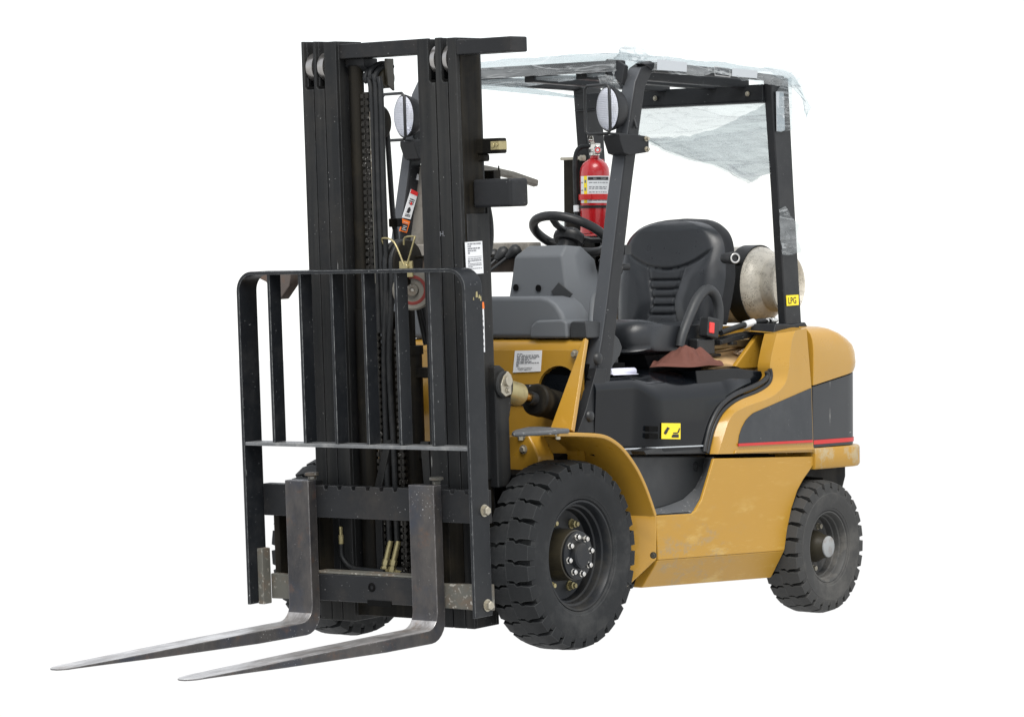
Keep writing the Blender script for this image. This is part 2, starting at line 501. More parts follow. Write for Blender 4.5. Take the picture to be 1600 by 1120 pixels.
def sweep(bm, pts, section, closed=False, cap=True, upv=None):
    """section: list of (a,b) offsets in a frame carried along the path; may be a function of t"""
    ps = [Vector(p) for p in pts]
    n = len(ps)
    rings = []
    prev = None
    for i, p in enumerate(ps):
        if closed:
            t = ps[(i + 1) % n] - ps[i - 1]
        else:
            t = ps[min(n - 1, i + 1)] - ps[max(0, i - 1)]
        t.normalize()
        if upv is not None:
            a = Vector(upv) - t * Vector(upv).dot(t)
        elif prev is None:
            a = Vector((0, 0, 1)) if abs(t.z) < .9 else Vector((1, 0, 0))
            a = a - t * a.dot(t)
        else:
            a = prev - t * prev.dot(t)
        a.normalize()
        prev = a
        b = t.cross(a)
        sec = section(i / (n - 1)) if callable(section) else section
        rings.append([bm.verts.new(p + a * q[0] + b * q[1]) for q in sec])
    k = len(rings[0])
    for i in range(n if closed else n - 1):
        r0, r1 = rings[i], rings[(i + 1) % n]
        for j in range(k):
            bm.faces.new((r0[j], r0[(j + 1) % k], r1[(j + 1) % k], r1[j]))
    if cap and not closed:
        bm.faces.new(rings[0][::-1])
        bm.faces.new(rings[-1])

def circ(r, n=12):
    return [(r * math.cos(2 * PI * i / n), r * math.sin(2 * PI * i / n)) for i in range(n)]

def tube(bm, pts, r, n=12, closed=False, per=0, cap=True):
    if per:
        pts = spline(pts, per, closed)
    sec = (lambda t: circ(r(t), n)) if callable(r) else circ(r, n)
    sweep(bm, pts, sec, closed, cap)

def cyl(bm, p0, p1, r, n=20, r1=None):
    p0, p1 = Vector(p0), Vector(p1)
    rr = r if r1 is None else (lambda t: r + (r1 - r) * t)
    tube(bm, [p0, p1], rr, n)

def turn(bm, origin, axis, prof, n=40, ref=None):
    """surface of revolution: prof = [(distance along axis, radius)]"""
    o, ax = Vector(origin), Vector(axis).normalized()
    a = Vector(ref) if ref else (Vector((0, 0, 1)) if abs(ax.z) < .9 else Vector((1, 0, 0)))
    a = (a - ax * a.dot(ax)).normalized()
    b = ax.cross(a)
    rings = []
    for d, r in prof:
        if r < 1e-6:
            rings.append([bm.verts.new(o + ax * d)])
        else:
            rings.append([bm.verts.new(o + ax * d + (a * math.cos(2 * PI * i / n) + b * math.sin(2 * PI * i / n)) * r) for i in range(n)])
    for r0, r1 in zip(rings, rings[1:]):
        for i in range(n):
            j = (i + 1) % n
            if len(r0) == 1 and len(r1) == 1:
                continue
            if len(r0) == 1:
                bm.faces.new((r0[0], r1[i], r1[j]))
            elif len(r1) == 1:
                bm.faces.new((r0[i], r1[0], r0[j]))
            else:
                bm.faces.new((r0[i], r1[i], r1[j], r0[j]))
    return rings

def hexbolt(bm, c, axis, r=.009, h=.008, washer=True):
    c, ax = Vector(c), Vector(axis).normalized()
    if washer:
        turn(bm, c, ax, [(0, 0), (0, r * 1.35), (.0025, r * 1.35), (.0025, 0)], 14)
    turn(bm, c, ax, [(0, r), (h * .8, r), (h, r * .8), (h, 0)], 6)

def grid(bm, nu, nv, f, wrap_u=False):
    vs = [[bm.verts.new(f(i / (nu if wrap_u else nu - 1), j / (nv - 1))) for j in range(nv)] for i in range(nu)]
    for i in range(nu if wrap_u else nu - 1):
        for j in range(nv - 1):
            k = (i + 1) % nu
            bm.faces.new((vs[i][j], vs[k][j], vs[k][j + 1], vs[i][j + 1]))
    return vs

def loft(bm, rings, cap=True):
    rs = [[bm.verts.new(p) for p in r] for r in rings]
    n = len(rs[0])
    for a, b in zip(rs, rs[1:]):
        for i in range(n):
            bm.faces.new((a[i], a[(i + 1) % n], b[(i + 1) % n], b[i]))
    if cap:
        bm.faces.new(rs[0][::-1])
        bm.faces.new(rs[-1])
    return rs

def ramp3(z, lo, hi):
    t = max(0, min(1, (z - lo) / (hi - lo)))
    return t * t * (3 - 2 * t)

def strip(bm, A, B):
    a = [bm.verts.new(p) for p in A]
    b = [bm.verts.new(p) for p in B]
    for i in range(len(a) - 1):
        bm.faces.new((a[i], a[i + 1], b[i + 1], b[i]))

def frame_of(quad):
    """quad = bottom-left, bottom-right, top-right, top-left as the viewer sees it"""
    bl, br, tr, tl = (Vector(q) for q in quad)
    nrm = (br - bl).cross(tl - bl).normalized()
    return bl, br, tr, tl, nrm

def quad_slab(name, quad, mat, parent, proud=.0015, off=0.0):
    bl, br, tr, tl, nrm = frame_of(quad)
    bm = BM()
    slab(bm, [p + nrm * (proud + off) for p in (bl, br, tr, tl)], proud + .0005)
    return finish(bm, name, mat, parent, smooth=False)

def bars_on(bm, quad, rects, lift):
    """rects in 0..1 label space: (s0, s1, t0, t1)"""
    bl, br, tr, tl, nrm = frame_of(quad)
    def P(s, t):
        return bl.lerp(br, s).lerp(tl.lerp(tr, s), t) + nrm * lift
    for s0, s1, t0, t1 in rects:
        slab(bm, [P(s0, t0), P(s1, t0), P(s1, t1), P(s0, t1)], .0004)

def poly_on(bm, quad, poly, lift):
    bl, br, tr, tl, nrm = frame_of(quad)
    slab(bm, [bl.lerp(br, s).lerp(tl.lerp(tr, s), t) + nrm * lift for s, t in poly], .0004)

def text_lines(seed, n, t0, t1, s0=.08, s1=.92, fill=.55):
    r = random.Random(seed)
    out = []
    for i in range(n):
        t = t1 - (t1 - t0) * (i + .5) / n
        h = (t1 - t0) / n * fill * .5
        s = s0
        while s < s1 - .03:
            w = r.uniform(.04, .14)
            out.append((s, min(s1, s + w), t - h, t + h))
            s += w + r.uniform(.015, .04)
            if r.random() < .08:
                break
    return out

def lettering(bm, quad, s, size_t, at, lift, bold=0.0):
    """real type set into the label: at = (s, t) of its lower left corner, size in label heights"""
    cu = bpy.data.curves.new('type', 'FONT')
    cu.body = s
    cu.size = 1.0
    cu.offset = bold
    cu.resolution_u = 2
    to = bpy.data.objects.new('type', cu)
    COL.objects.link(to)
    dg = bpy.context.evaluated_depsgraph_get()
    me = bpy.data.meshes.new_from_object(to.evaluated_get(dg))
    bl, br, tr, tl, nrm = frame_of(quad)
    H = (tl - bl).length
    xd, yd = (br - bl).normalized(), (tl - bl).normalized()
    o = bl + (br - bl) * at[0] + (tl - bl) * at[1] + nrm * lift
    vs = [bm.verts.new(o + (xd * v.co.x + yd * v.co.y) * size_t * H) for v in me.vertices]
    for p in me.polygons:
        try:
            bm.faces.new([vs[i] for i in p.vertices])
        except ValueError:
            pass
    bpy.data.objects.remove(to)
    bpy.data.curves.remove(cu)
    bpy.data.meshes.remove(me)

def empty(name, loc=(0, 0, 0)):
    e = bpy.data.objects.new(name, None)
    e.empty_display_size = .2
    e.location = loc
    COL.objects.link(e)
    return e

def tag(ob, label=None, cat=None, group=None, kind=None):
    if label: ob['label'] = label
    if cat: ob['category'] = cat
    if group: ob['group'] = group
    if kind: ob['kind'] = kind
    return ob

def copy_tree(ob, parent=None, dx=(0, 0, 0)):
    c = ob.copy()
    COL.objects.link(c)
    c.parent = parent
    c.location = Vector(ob.location) + Vector(dx)
    for ch in list(ob.children):
        copy_tree(ch, c)
    return c

# ---------------------------------------------------------------- setting
bm = BM()
n = 24
grid(bm, n, n, lambda s, t: (-40 + 80 * s, -40 + 80 * t, 0))
ground = finish(bm, 'ground', 'floor', smooth=False)
ground.location.z = 0
tag(ground, 'plain white floor under the forklift', 'ground', kind='structure')

FL = empty('forklift')
tag(FL, 'yellow and black forklift truck with lowered forks and a caged driver seat', 'forklift')
TILT = 0.0385                                                   # the mast leans forward by about two degrees

# ---------------------------------------------------------------- wheels
def lug_mesh(name, R, w, pitch, side, mat):
    """one tread block, around the wheel's Y axis, standing at the top of the wheel; side = +1 outer half, -1 inner half"""
    hw = w / 2
    ys = [0.0, .34, .46, .62, 1.0, 1.06]
    rad = [R, R, R, R - .001, R - .010, R - .044]
    zig = [0.0, 0.0, .13, .06, .10, .10]
    wid = [.86, .86, .83, .79, .69, .65]
    sh = 0.0 if side > 0 else .22
    bm = BM()
    top, bot = [], []
    for y, r, z, k in zip(ys, rad, zig, wid):
        row, rowb = [], []
        for e in (-.5, .5):
            a = (z + sh + e * k) * pitch
            yy = side * y * hw
            row.append(bm.verts.new((r * math.sin(a), yy, r * math.cos(a))))
            rb = min(r - .002, R - .026) if y < 1.01 else r - .004
            rowb.append(bm.verts.new((rb * math.sin(a * 1.03), yy * (.985 if y > 1.01 else 1), rb * math.cos(a * 1.03))))
        top.append(row)
        bot.append(rowb)
    for i in range(len(ys) - 1):
        bm.faces.new((top[i][0], top[i][1], top[i + 1][1], top[i + 1][0]))
        bm.faces.new((top[i][0], top[i + 1][0], bot[i + 1][0], bot[i][0]))
        bm.faces.new((top[i][1], bot[i][1], bot[i + 1][1], top[i + 1][1]))
    bm.faces.new((top[-1][0], top[-1][1], bot[-1][1], bot[-1][0]))
    bm.faces.new((top[0][0], bot[0][0], bot[0][1], top[0][1]))
    bmesh.ops.recalc_face_normals(bm, faces=bm.faces)
    me = bpy.data.meshes.new(name)
    bm.to_mesh(me)
    bm.free()
    me.materials.append(M[mat])
    me.shade_smooth()
    me.set_sharp_from_angle(angle=math.radians(28))
    return me

def make_wheel(name, R, w, lugs, rim_r, rub, rimm, front):
    """wheel built round Y with its outer side towards +Y; origin at the hub"""
    hw = w / 2
    s = R / .325
    bm = BM()
    # rim: outer lip, stepped well, disc
    pr = [(hw * .80, rim_r * 1.0), (hw * .90, rim_r * .985), (hw * .90, rim_r * .95), (hw * .80, rim_r * .925), (hw * .58, rim_r * .905),
          (hw * .54, rim_r * .87), (hw * .30, rim_r * .85), (hw * .26, rim_r * .82), (-hw * .05, rim_r * .80), (-hw * .12, rim_r * .74),
          (-hw * .12, rim_r * .30), (-hw * .9, rim_r * .30), (-hw * .9, rim_r)]
    turn(bm, (0, 0, 0), (0, 1, 0), pr, 64)
    wh = finish(bm, name, rimm, FL, angle=30)
    bm = BM()
    sid = R - .044
    pt = [(-hw * .8, rim_r), (-hw * .98, rim_r + .01), (-hw * 1.06, R * .75), (-hw * 1.06, sid), (-hw * .98, R - .030), (-hw * .10, R - .025), (-hw * .08, R - .003), (hw * .08, R - .003), (hw * .10, R - .025),
          (hw * .98, R - .030), (hw * 1.055, sid - .001), (hw * 1.06, sid - .006), (hw * 1.075, R * .80), (hw * 1.07, R * .72), (hw * 1.02, rim_r + .022), (hw * 1.0, rim_r + .012), (hw * .97, rim_r + .010), (hw * .95, rim_r + .003), (hw * .84, rim_r - .002)]
    turn(bm, (0, 0, 0), (0, 1, 0), pt, 96)
    finish(bm, 'tyre', rub, wh, angle=24)
    pitch = 2 * PI / lugs
    for side in (1, -1):
        me = lug_mesh('tread_block', R, w, pitch, side, rub)
        for i in range(lugs):
            b = bpy.data.objects.new('tread_block', me)
            COL.objects.link(b)
            b.parent = wh
            b.rotation_euler = (0, i * pitch + (.11 if front else .05), 0)
    bm = BM()
    if front:
        turn(bm, (0, 0, 0), (0, 1, 0), [(-.03, .092), (hw * .66, .086), (hw * .70, .080), (hw * .70, 0)], 40)
        finish(bm, 'axle_hub', 'grease', wh, angle=30)
        bm = BM()
        turn(bm, (0, 0, 0), (0, 1, 0), [(hw * .71, .083), (hw * .80, .083), (hw * .82, .079), (hw * .82, .046), (hw * 1.0, .043), (hw * 1.05, .036), (hw * 1.05, 0)], 40)
        finish(bm, 'hub_cap', 'rim', wh, angle=30)
        for i in range(8):
            a = 2 * PI * i / 8 + .2
            bm = BM()
            c = (.065 * math.sin(a), hw * .82, .065 * math.cos(a))
            turn(bm, c, (0, 1, 0), [(0, .0115), (.003, .0115), (.003, .009), (.014, .009), (.017, .006), (.017, 0)], 8)
            finish(bm, 'hub_bolt', 'chrome', wh, angle=30)
        for i in range(6):
            a = 2 * PI * i / 6 + .45
            bm = BM()
            c = (.122 * math.sin(a), -hw * .12, .122 * math.cos(a))
            turn(bm, c, (0, 1, 0), [(0, .018), (.004, .018), (.004, .013), (.02, .0125), (.022, .008), (.03, .008), (.03, 0)], 8)
            finish(bm, 'wheel_nut', 'brass', wh, angle=30)
    else:
        turn(bm, (0, 0, 0), (0, 1, 0), [(-.03, .062), (hw * .2, .060), (hw * .55, .046), (hw * .86, .041), (hw * .88, 0)], 36)
        finish(bm, 'axle_hub', 'grease', wh, angle=30)
        bm = BM()
        turn(bm, (0, 0, 0), (0, 1, 0), [(hw * .88, .040), (hw * .95, .040), (hw * .98, .036), (hw * .98, 0)], 36)
        finish(bm, 'hub_cap', 'cap_grey', wh, angle=30)
        for i in range(5):
            a = 2 * PI * i / 5 + .7
            bm = BM()
            c = (.085 * math.sin(a), -hw * .12, .085 * math.cos(a))
            turn(bm, c, (0, 1, 0), [(0, .013), (.004, .013), (.004, .010), (.018, .0095), (.018, 0)], 8)
            finish(bm, 'wheel_nut', 'zinc', wh, angle=30)
    return wh

fwl = make_wheel('front_wheel', .325, .170, 28, .192, 'rubber', 'rim', True)
fwl.location = (0, .478, .325)
fwr = copy_tree(fwl, FL)
fwr.location = (0, -.478, .325)
fwr.rotation_euler = (0, 0, PI)
rwl = make_wheel('rear_wheel', .252, .146, 26, .137, 'rubber_dusty', 'rim_dusty', False)
rwl.location = (-1.597, .497, .252)
rwr = copy_tree(rwl, FL)
rwr.location = (-1.597, -.497, .252)
rwr.rotation_euler = (0, 0, PI)

# ---------------------------------------------------------------- chassis and axles
bm = BM()
prism(bm, [(.08, .26), (.08, .60), (-.2, .66), (-1.55, .60), (-1.55, .20), (-.45, .17), (.0, .24)], 'y', -.33, .36)
box(bm, -1.86, -1.30, -.36, .36, .30, .58)
finish(bm, 'chassis', 'black', FL, bevel=.006)
bm = BM()
cyl(bm, (0, -.40, .325), (0, .40, .325), .085, 24)
cyl(bm, (0, .34, .325), (0, .42, .325), .125, 28)
cyl(bm, (0, -.34, .325), (0, -.42, .325), .125, 28)
finish(bm, 'front_axle', 'mast_dark', FL, angle=30)
bm = BM()
cyl(bm, (-1.597, -.42, .252), (-1.597, .42, .252), .05, 20)
box(bm, -1.66, -1.53, -.28, .28, .2, .34)
finish(bm, 'steer_axle', 'mast_dark', FL, angle=30, bevel=.01)

# ---------------------------------------------------------------- body panels, left side of the truck
SY = .53
low = xz([(-0.494, 0.53, 0.432), (-0.718, 0.53, 0.426), (-0.747, 0.53, 0.436), (-0.789, 0.53, 0.473), (-0.827, 0.53, 0.54), (-0.87, 0.53, 0.617), (-1.549, 0.53, 0.595), (-1.549, 0.53, 0.561), (-1.475, 0.53, 0.509), (-1.434, 0.53, 0.47), (-1.392, 0.53, 0.405), (-1.36, 0.53, 0.323), (-1.341, 0.53, 0.252), (-0.508, 0.53, 0.273)])
bm = BM()
prism(bm, low, 'y', .517, SY)
# the lower edge folds inwards
ch_top = [(-0.508, 0.53, 0.273), (-1.341, 0.53, 0.252)]
ch_bot = [(-0.49, 0.47, 0.174), (-1.34, 0.47, 0.149)]
a0, a1 = (Vector(p) for p in ch_top)
c0, c1 = (Vector(p) for p in ch_bot)
loft(bm, [[a0 + Vector((0, -.0005, 0)), c0, c0 + Vector((0, -.04, 0)), a0 + Vector((0, -.07, .0))], [a1 + Vector((0, -.0005, 0)), c1, c1 + Vector((0, -.04, 0)), a1 + Vector((0, -.07, .0))]])
lsp = finish(bm, 'lower_side_panel', 'yellow_worn', FL, bevel=.004, angle=35)
# mirrored panel for the far side
bm = BM()
prism(bm, low, 'y', -SY, -.46)
loft(bm, [[Vector((p.x, -p.y, p.z)) for p in r] for r in ([a0, c0, c0 + Vector((0, -.04, 0)), a0 + Vector((0, -.07, 0))], [a1, c1, c1 + Vector((0, -.04, 0)), a1 + Vector((0, -.07, 0))])])
finish(bm, 'lower_side_panel', 'yellow', FL, bevel=.004, angle=35)

# wheel well end plate in front of the sill
bm = BM()
slab(bm, [(-.505, .525, .436), (-.5, .525, .275), (-.41, .465, .185), (-.385, .36, .20), (-.40, .36, .45), (-.44, .42, .46)], .02)
well = finish(bm, 'wheel_well_plate', 'yellow', FL, bevel=.003)
bm = BM()
hexbolt(bm, [(-0.44, 0.555, 0.296)][0], (1, .35, 0), .009, .010)
finish(bm, 'bolt', 'grease', well)

# step recess: dark back panel, light surround, grip tread
yel = resample([(-0.875, 0.527, 0.621), (-0.832, 0.527, 0.54), (-0.793, 0.527, 0.473), (-0.751, 0.527, 0.436), (-0.722, 0.527, 0.426), (-0.624, 0.527, 0.429), (-0.507, 0.527, 0.434)], 24)
inn = resample([(-0.932, 0.45, 0.617), (-0.914, 0.45, 0.553), (-0.867, 0.45, 0.508), (-0.788, 0.45, 0.471), (-0.705, 0.45, 0.457), (-0.64, 0.45, 0.449), (-0.583, 0.45, 0.447)], 24)
bm = BM()
strip(bm, yel, inn)
strip(bm, inn, [p + Vector((0, -.02, 0)) for p in inn])
step = finish(bm, 'step_surround', 'step', FL, angle=40)
bm = BM()
tp = [(-0.771, 0.5, 0.434), (-0.705, 0.5, 0.424), (-0.542, 0.5, 0.428)]
grid(bm, 14, 6, lambda s, t: (-.47 - .25 * s, .43 + .095 * t, .437 - .004 * s))
finish(bm, 'step_tread', 'grip', step)
bm = BM()
prism(bm, xz([(-0.454, 0.45, 0.643), (-0.94, 0.45, 0.622), (-0.918, 0.45, 0.553), (-0.871, 0.45, 0.506), (-0.788, 0.45, 0.468), (-0.705, 0.45, 0.454), (-0.551, 0.45, 0.438), (-0.451, 0.45, 0.443)]), 'y', .40, .449)
sp = finish(bm, 'step_back_panel', 'dash_dark', FL, bevel=.008, seg=3)
bm = BM()
c = Vector([(-0.869, 0.45, 0.587)][0])
turn(bm, c, (0, 1, 0), [(0, .017), (.003, .016), (.003, .010), (-.004, .009), (-.004, 0)], 20)
finish(bm, 'screw', 'trim', sp)

# front fender: flat front then a long arc down to the sill
fp = spline([(0.177, 0.6, 0.752), (0.044, 0.6, 0.746), (-0.087, 0.6, 0.734), (-0.174, 0.6, 0.702), (-0.239, 0.6, 0.657), (-0.293, 0.6, 0.606), (-0.335, 0.6, 0.553), (-0.37, 0.6, 0.497), (-0.4, 0.6, 0.442)], 5)
bm = BM()
n0 = []
for p in fp:
    n0.append(p)
A, B, A2, B2 = [], [], [], []
for i, p in enumerate(n0):
    t = (n0[min(len(n0) - 1, i + 1)] - n0[max(0, i - 1)]).normalized()
    nr = Vector((-t.z, 0, t.x))
    if nr.z < 0 and nr.x < .5:
        nr = -nr
    nr = Vector((t.z, 0, -t.x)) if Vector((t.z, 0, -t.x)).dot(p - Vector((.02, .6, .33))) > 0 else Vector((-t.z, 0, t.x))
    A.append(p)
    A2.append(p - nr * .014)
    B.append(Vector((p.x, .43 - .07 * ramp3(-p.x, -.05, .05), p.z)))
    B2.append(B[-1] - nr * .014)
rings = [[a, a2, b2, b] for a, a2, b, b2 in zip(A, A2, B, B2)]
loft(bm, rings)
fender = finish(bm, 'front_fender', 'yellow', FL, bevel=.004, angle=35)
bm = BM()
hexbolt(bm, [(-0.53, 0.44, 0.491)][0], (.6, .5, -.5), .010, .012)
finish(bm, 'bolt', 'zinc', fender)
bm = BM()
loft(bm, [[(p.x, -p.y, p.z) for p in r] for r in rings if r[0].x < -.06])
finish(bm, 'front_fender', 'yellow', FL, bevel=.004, angle=35)
# rubber flap standing out over the tyre in front of the fender
bm = BM()
fl = [(0.242, 0.449, 0.757), (0.014, 0.296, 0.757), (-0.046, 0.295, 0.757), (0.054, 0.478, 0.757), (0.21, 0.648, 0.757), (0.382, 0.765, 0.757), (0.521, 0.82, 0.757), (0.466, 0.702, 0.757), (0.409, 0.583, 0.757)]
ctr = Vector((.22, .49, .757))
bm.free()
bm = BM()
slab(bm, [(.225, .435, .752), (.262, .47, .754), (.25, .55, .758), (.215, .60, .762), (.13, .61, .764), (.04, .42, .764), (.07, .385, .764), (.16, .40, .758)], .016)
flap = finish(bm, 'fender_flap', 'step', FL, bevel=.007, seg=3)
bm = BM()
for q in ((.20, .455, .740), (.165, .585, .744)):
    turn(bm, q, (0, 0, -1), [(-.006, .014), (.004, .014), (.004, .009), (.016, .009), (.016, 0)], 8)
finish(bm, 'bolt', 'zinc', flap)

# front bulkhead with the hole for the tilt cylinder
bm = BM()
XB = -.20
poly = [(-.45, .40), (-.45, 1.02), (.434, 1.02), (.434, .40)]
hole_c, hole_r = (.325, .872), .094
outer = []
N = 40
for i in range(N):
    a = 2 * PI * i / N
    d = Vector((math.cos(a), math.sin(a)))
    ts = []
    for lo, hi, k in ((-.45, .434, 0), (.40, 1.02, 1)):
        if abs(d[k]) > 1e-6:
            for lim in (lo, hi):
                t = (lim - hole_c[k]) / d[k]
                if t > 0:
                    ts.append(t)
    outer.append((hole_c[0] + d.x * min(ts), hole_c[1] + d.y * min(ts)))
vi = [bm.verts.new((XB, hole_c[0] + hole_r * math.cos(2 * PI * i / N), hole_c[1] + hole_r * math.sin(2 * PI * i / N))) for i in range(N)]
vb = [bm.verts.new((XB - .03, hole_c[0] + hole_r * math.cos(2 * PI * i / N), hole_c[1] + hole_r * math.sin(2 * PI * i / N))) for i in range(N)]
vo = [bm.verts.new((XB, p[0], p[1])) for p in outer]
for i in range(N):
    j = (i + 1) % N
    bm.faces.new((vi[i], vo[i], vo[j], vi[j]))
    bm.faces.new((vi[i], vi[j], vb[j], vb[i]))
for cn in poly:
    a = min(range(N), key=lambda i: math.atan2(cn[1] - hole_c[1], cn[0] - hole_c[0]) % (2 * PI) - 2 * PI * i / N if math.atan2(cn[1] - hole_c[1], cn[0] - hole_c[0]) % (2 * PI) >= 2 * PI * i / N else 99)
    v = bm.verts.new((XB, cn[0], cn[1]))
    bm.faces.new((vo[a], v, vo[(a + 1) % N]))
# the upper edge rolls back to the floor
tp = [(XB, 1.02), (XB - .004, 1.038), (XB - .014, 1.052), (XB - .028, 1.058), (XB - .06, 1.06)]
for p, q in zip(tp, tp[1:]):
    f = [bm.verts.new((p[0], -.45, p[1])), bm.verts.new((p[0], .434, p[1])), bm.verts.new((q[0], .434, q[1])), bm.verts.new((q[0], -.45, q[1]))]
    bm.faces.new(f)
bmesh.ops.remove_doubles(bm, verts=bm.verts, dist=.0004)
bulk = finish(bm, 'front_bulkhead', 'yellow', FL, angle=40)
bm = BM()
prism(bm, [(.17, .40), (.17, .72), (.35, .74), (.40, .66), (.405, .40)], 'x', -.07, .02)
lowb = finish(bm, 'front_frame_plate', 'yellow', FL, bevel=.01)
bm = BM()
for q in [(0.022, 0.326, 0.729), (0.022, 0.334, 0.683)]:
    hexbolt(bm, q, (1, 0, 0), .012, .012)
hexbolt(bm, [(-0.197, 0.399, 1.007)][0], (1, 0, 0), .012, .015)
finish(bm, 'bolt', 'zinc', bulk)
bm = BM()
box(bm, XB - .03, XB - .26, hole_c[0] - .1, hole_c[0] + .1, hole_c[1] - .1, hole_c[1] + .1)
finish(bm, 'cylinder_pocket', 'black', bulk)
# bulkhead label
q = [(-0.198, 0.127, 0.941), (-0.198, 0.248, 0.946), (-0.198, 0.255, 1.02), (-0.198, 0.137, 1.018)]
lab = quad_slab('information_label', q, 'white', bulk)
bm = BM()
bars_on(bm, q, text_lines(3, 9, .24, .88, .10, .93), .0024)
finish(bm, 'print', 'ink_grey', lab, smooth=False)
bm = BM()
lettering(bm, q, 'MITSUBISHI CATERPILLAR', .072, (.16, .155), .0024, .012)
lettering(bm, q, 'FORKLIFT AMERICA INC.', .066, (.20, .08), .0024, .012)
finish(bm, 'lettering', 'ink', lab, smooth=False)
q = [(-0.198, 0.086, 0.825), (-0.198, 0.222, 0.827), (-0.198, 0.217, 0.901), (-0.198, 0.093, 0.898)]
lab = quad_slab('data_plate', q, 'cast_dark', bulk)
bm = BM()
bars_on(bm, q, [(.05, .45, .04, .16), (.52, .92, .04, .16), (.86, .98, .8, .95)], .0024)
finish(bm, 'print', 'ink_white', lab, smooth=False)

# gusset between fender and guard pillar
bm = BM()
slab(bm, [(-.06, .389, .756), (-.06, .480, .748), (-.2, .443, 1.064), (-.2, .430, 1.060)], .02)
finish(bm, 'pillar_gusset', 'yellow', FL, bevel=.003)

# upper side panel (left) : flat face, sloping border, dark inset, red stripe
c1 = [(-0.877, 0.495, 0.632), (-0.925, 0.495, 0.733), (-0.985, 0.495, 0.789), (-1.071, 0.495, 0.829), (-1.201, 0.495, 0.853), (-1.29, 0.495, 0.882), (-1.308, 0.495, 0.915), (-1.304, 0.495, 0.941), (-1.327, 0.495, 1.005), (-1.354, 0.495, 1.062)]
c2 = [(-0.891, 0.533, 0.632), (-0.93, 0.533, 0.698), (-0.977, 0.533, 0.762), (-1.059, 0.533, 0.794), (-1.251, 0.533, 0.828), (-1.34, 0.533, 0.869), (-1.368, 0.533, 0.909), (-1.382, 0.533, 0.968), (-1.401, 0.533, 1.04), (-1.424, 0.533, 1.071)]
k1, k2 = resample(spline(c1, 5), 50), resample(spline(c2, 5), 50)
bm = BM()
strip(bm, k1, k2)
face = [Vector((p.x, .533, p.z)) for p in k2] + [Vector(p) for p in [(-1.501, 0.533, 1.08), (-1.518, 0.533, 0.966), (-1.534, 0.533, 0.852), (-1.545, 0.533, 0.612)]]
bm.faces.new([bm.verts.new(p) for p in face])
back = [Vector((p.x, .44, p.z)) for p in k1]
strip(bm, [Vector(p) for p in k1], back)
rear = [Vector(p) for p in [(-1.501, 0.533, 1.08), (-1.518, 0.533, 0.966), (-1.534, 0.533, 0.852), (-1.545, 0.533, 0.612)]]
strip(bm, rear, [Vector((p.x, .44, p.z)) for p in rear])
strip(bm, [rear[-1], Vector((k2[0].x, .533, k2[0].z)), Vector(k1[0])], [Vector((rear[-1].x, .44, rear[-1].z)), Vector((k2[0].x, .44, k2[0].z)), Vector((k1[0].x, .44, k1[0].z))])
strip(bm, [Vector(k1[-1]), Vector(k2[-1]), rear[0]], [Vector((k1[-1].x, .34, k1[-1].z + .01)), Vector((k2[-1].x, .34, k2[-1].z + .01)), Vector((rear[0].x, .34, rear[0].z + .01))])
bmesh.ops.remove_doubles(bm, verts=bm.verts, dist=.0006)
usp = finish(bm, 'upper_side_panel', 'yellow', FL, angle=28)
dec = [(-1.021, 0.534, 0.655), (-1.03, 0.534, 0.694), (-1.048, 0.534, 0.722), (-1.074, 0.534, 0.747), (-1.096, 0.534, 0.76), (-1.126, 0.534, 0.773), (-1.528, 0.534, 0.854), (-1.537, 0.534, 0.651)]
bm = BM()
prism(bm, xz(dec), 'y', .530, .5365)
finish(bm, 'dark_side_inset', 'cast_dark', usp, bevel=.0012, seg=1)
bm = BM()
prism(bm, xz([(-1.018, 0.536, 0.665), (-1.02, 0.537, 0.655), (-1.533, 0.537, 0.649), (-1.533, 0.537, 0.658)]), 'y', .535, .5385)
finish(bm, 'red_stripe', 'red_line', usp, smooth=False)
# raised lip along the lower edge
bm = BM()
prism(bm, xz([(-0.996, 0.536, 0.63), (-1.54, 0.536, 0.62), (-1.54, 0.536, 0.631), (-1.005, 0.536, 0.641)]), 'y', .530, .5385)
finish(bm, 'lower_lip', 'yellow', usp, bevel=.002)
# right side of the truck: the same panel without its inset
bm = BM()
bm.faces.new([bm.verts.new((p.x, -.533, p.z)) for p in face])
strip(bm, [(p.x, -p.y, p.z) for p in k1], [(p.x, -p.y, p.z) for p in k2])
finish(bm, 'upper_side_panel', 'yellow', FL, angle=28)

# ---------------------------------------------------------------- counterweight, lofted through horizontal outlines
def cw_ring(z, y, xr, R, x0=-1.548):
    pts = [(x0, y, z)]
    for i in range(9):
        a = PI / 2 * i / 8
        pts.append((xr + R - R * math.sin(a) , y - R + R * math.cos(a), z))
    q = [(p[0], -p[1], p[2]) for p in pts[::-1]]
    return pts + q
def cw_part(name, mat, rows, parent, **kw):
    bm = BM()
    loft(bm, [cw_ring(*r) for r in rows])
    return finish(bm, name, mat, parent, **kw)
prof = [(.862, .533, -1.952, .155), (.90, .534, -1.962, .155), (.945, .535, -1.966, .155), (.985, .535, -1.955, .15), (1.012, .534, -1.935, .145), (1.036, .530, -1.895, .14), (1.058, .522, -1.845, .13), (1.076, .505, -1.79, .12), (1.085, .475, -1.745, .10), (1.088, .42, -1.70, .08)]
bm = BM()
rows = [cw_ring(*r) for r in prof]
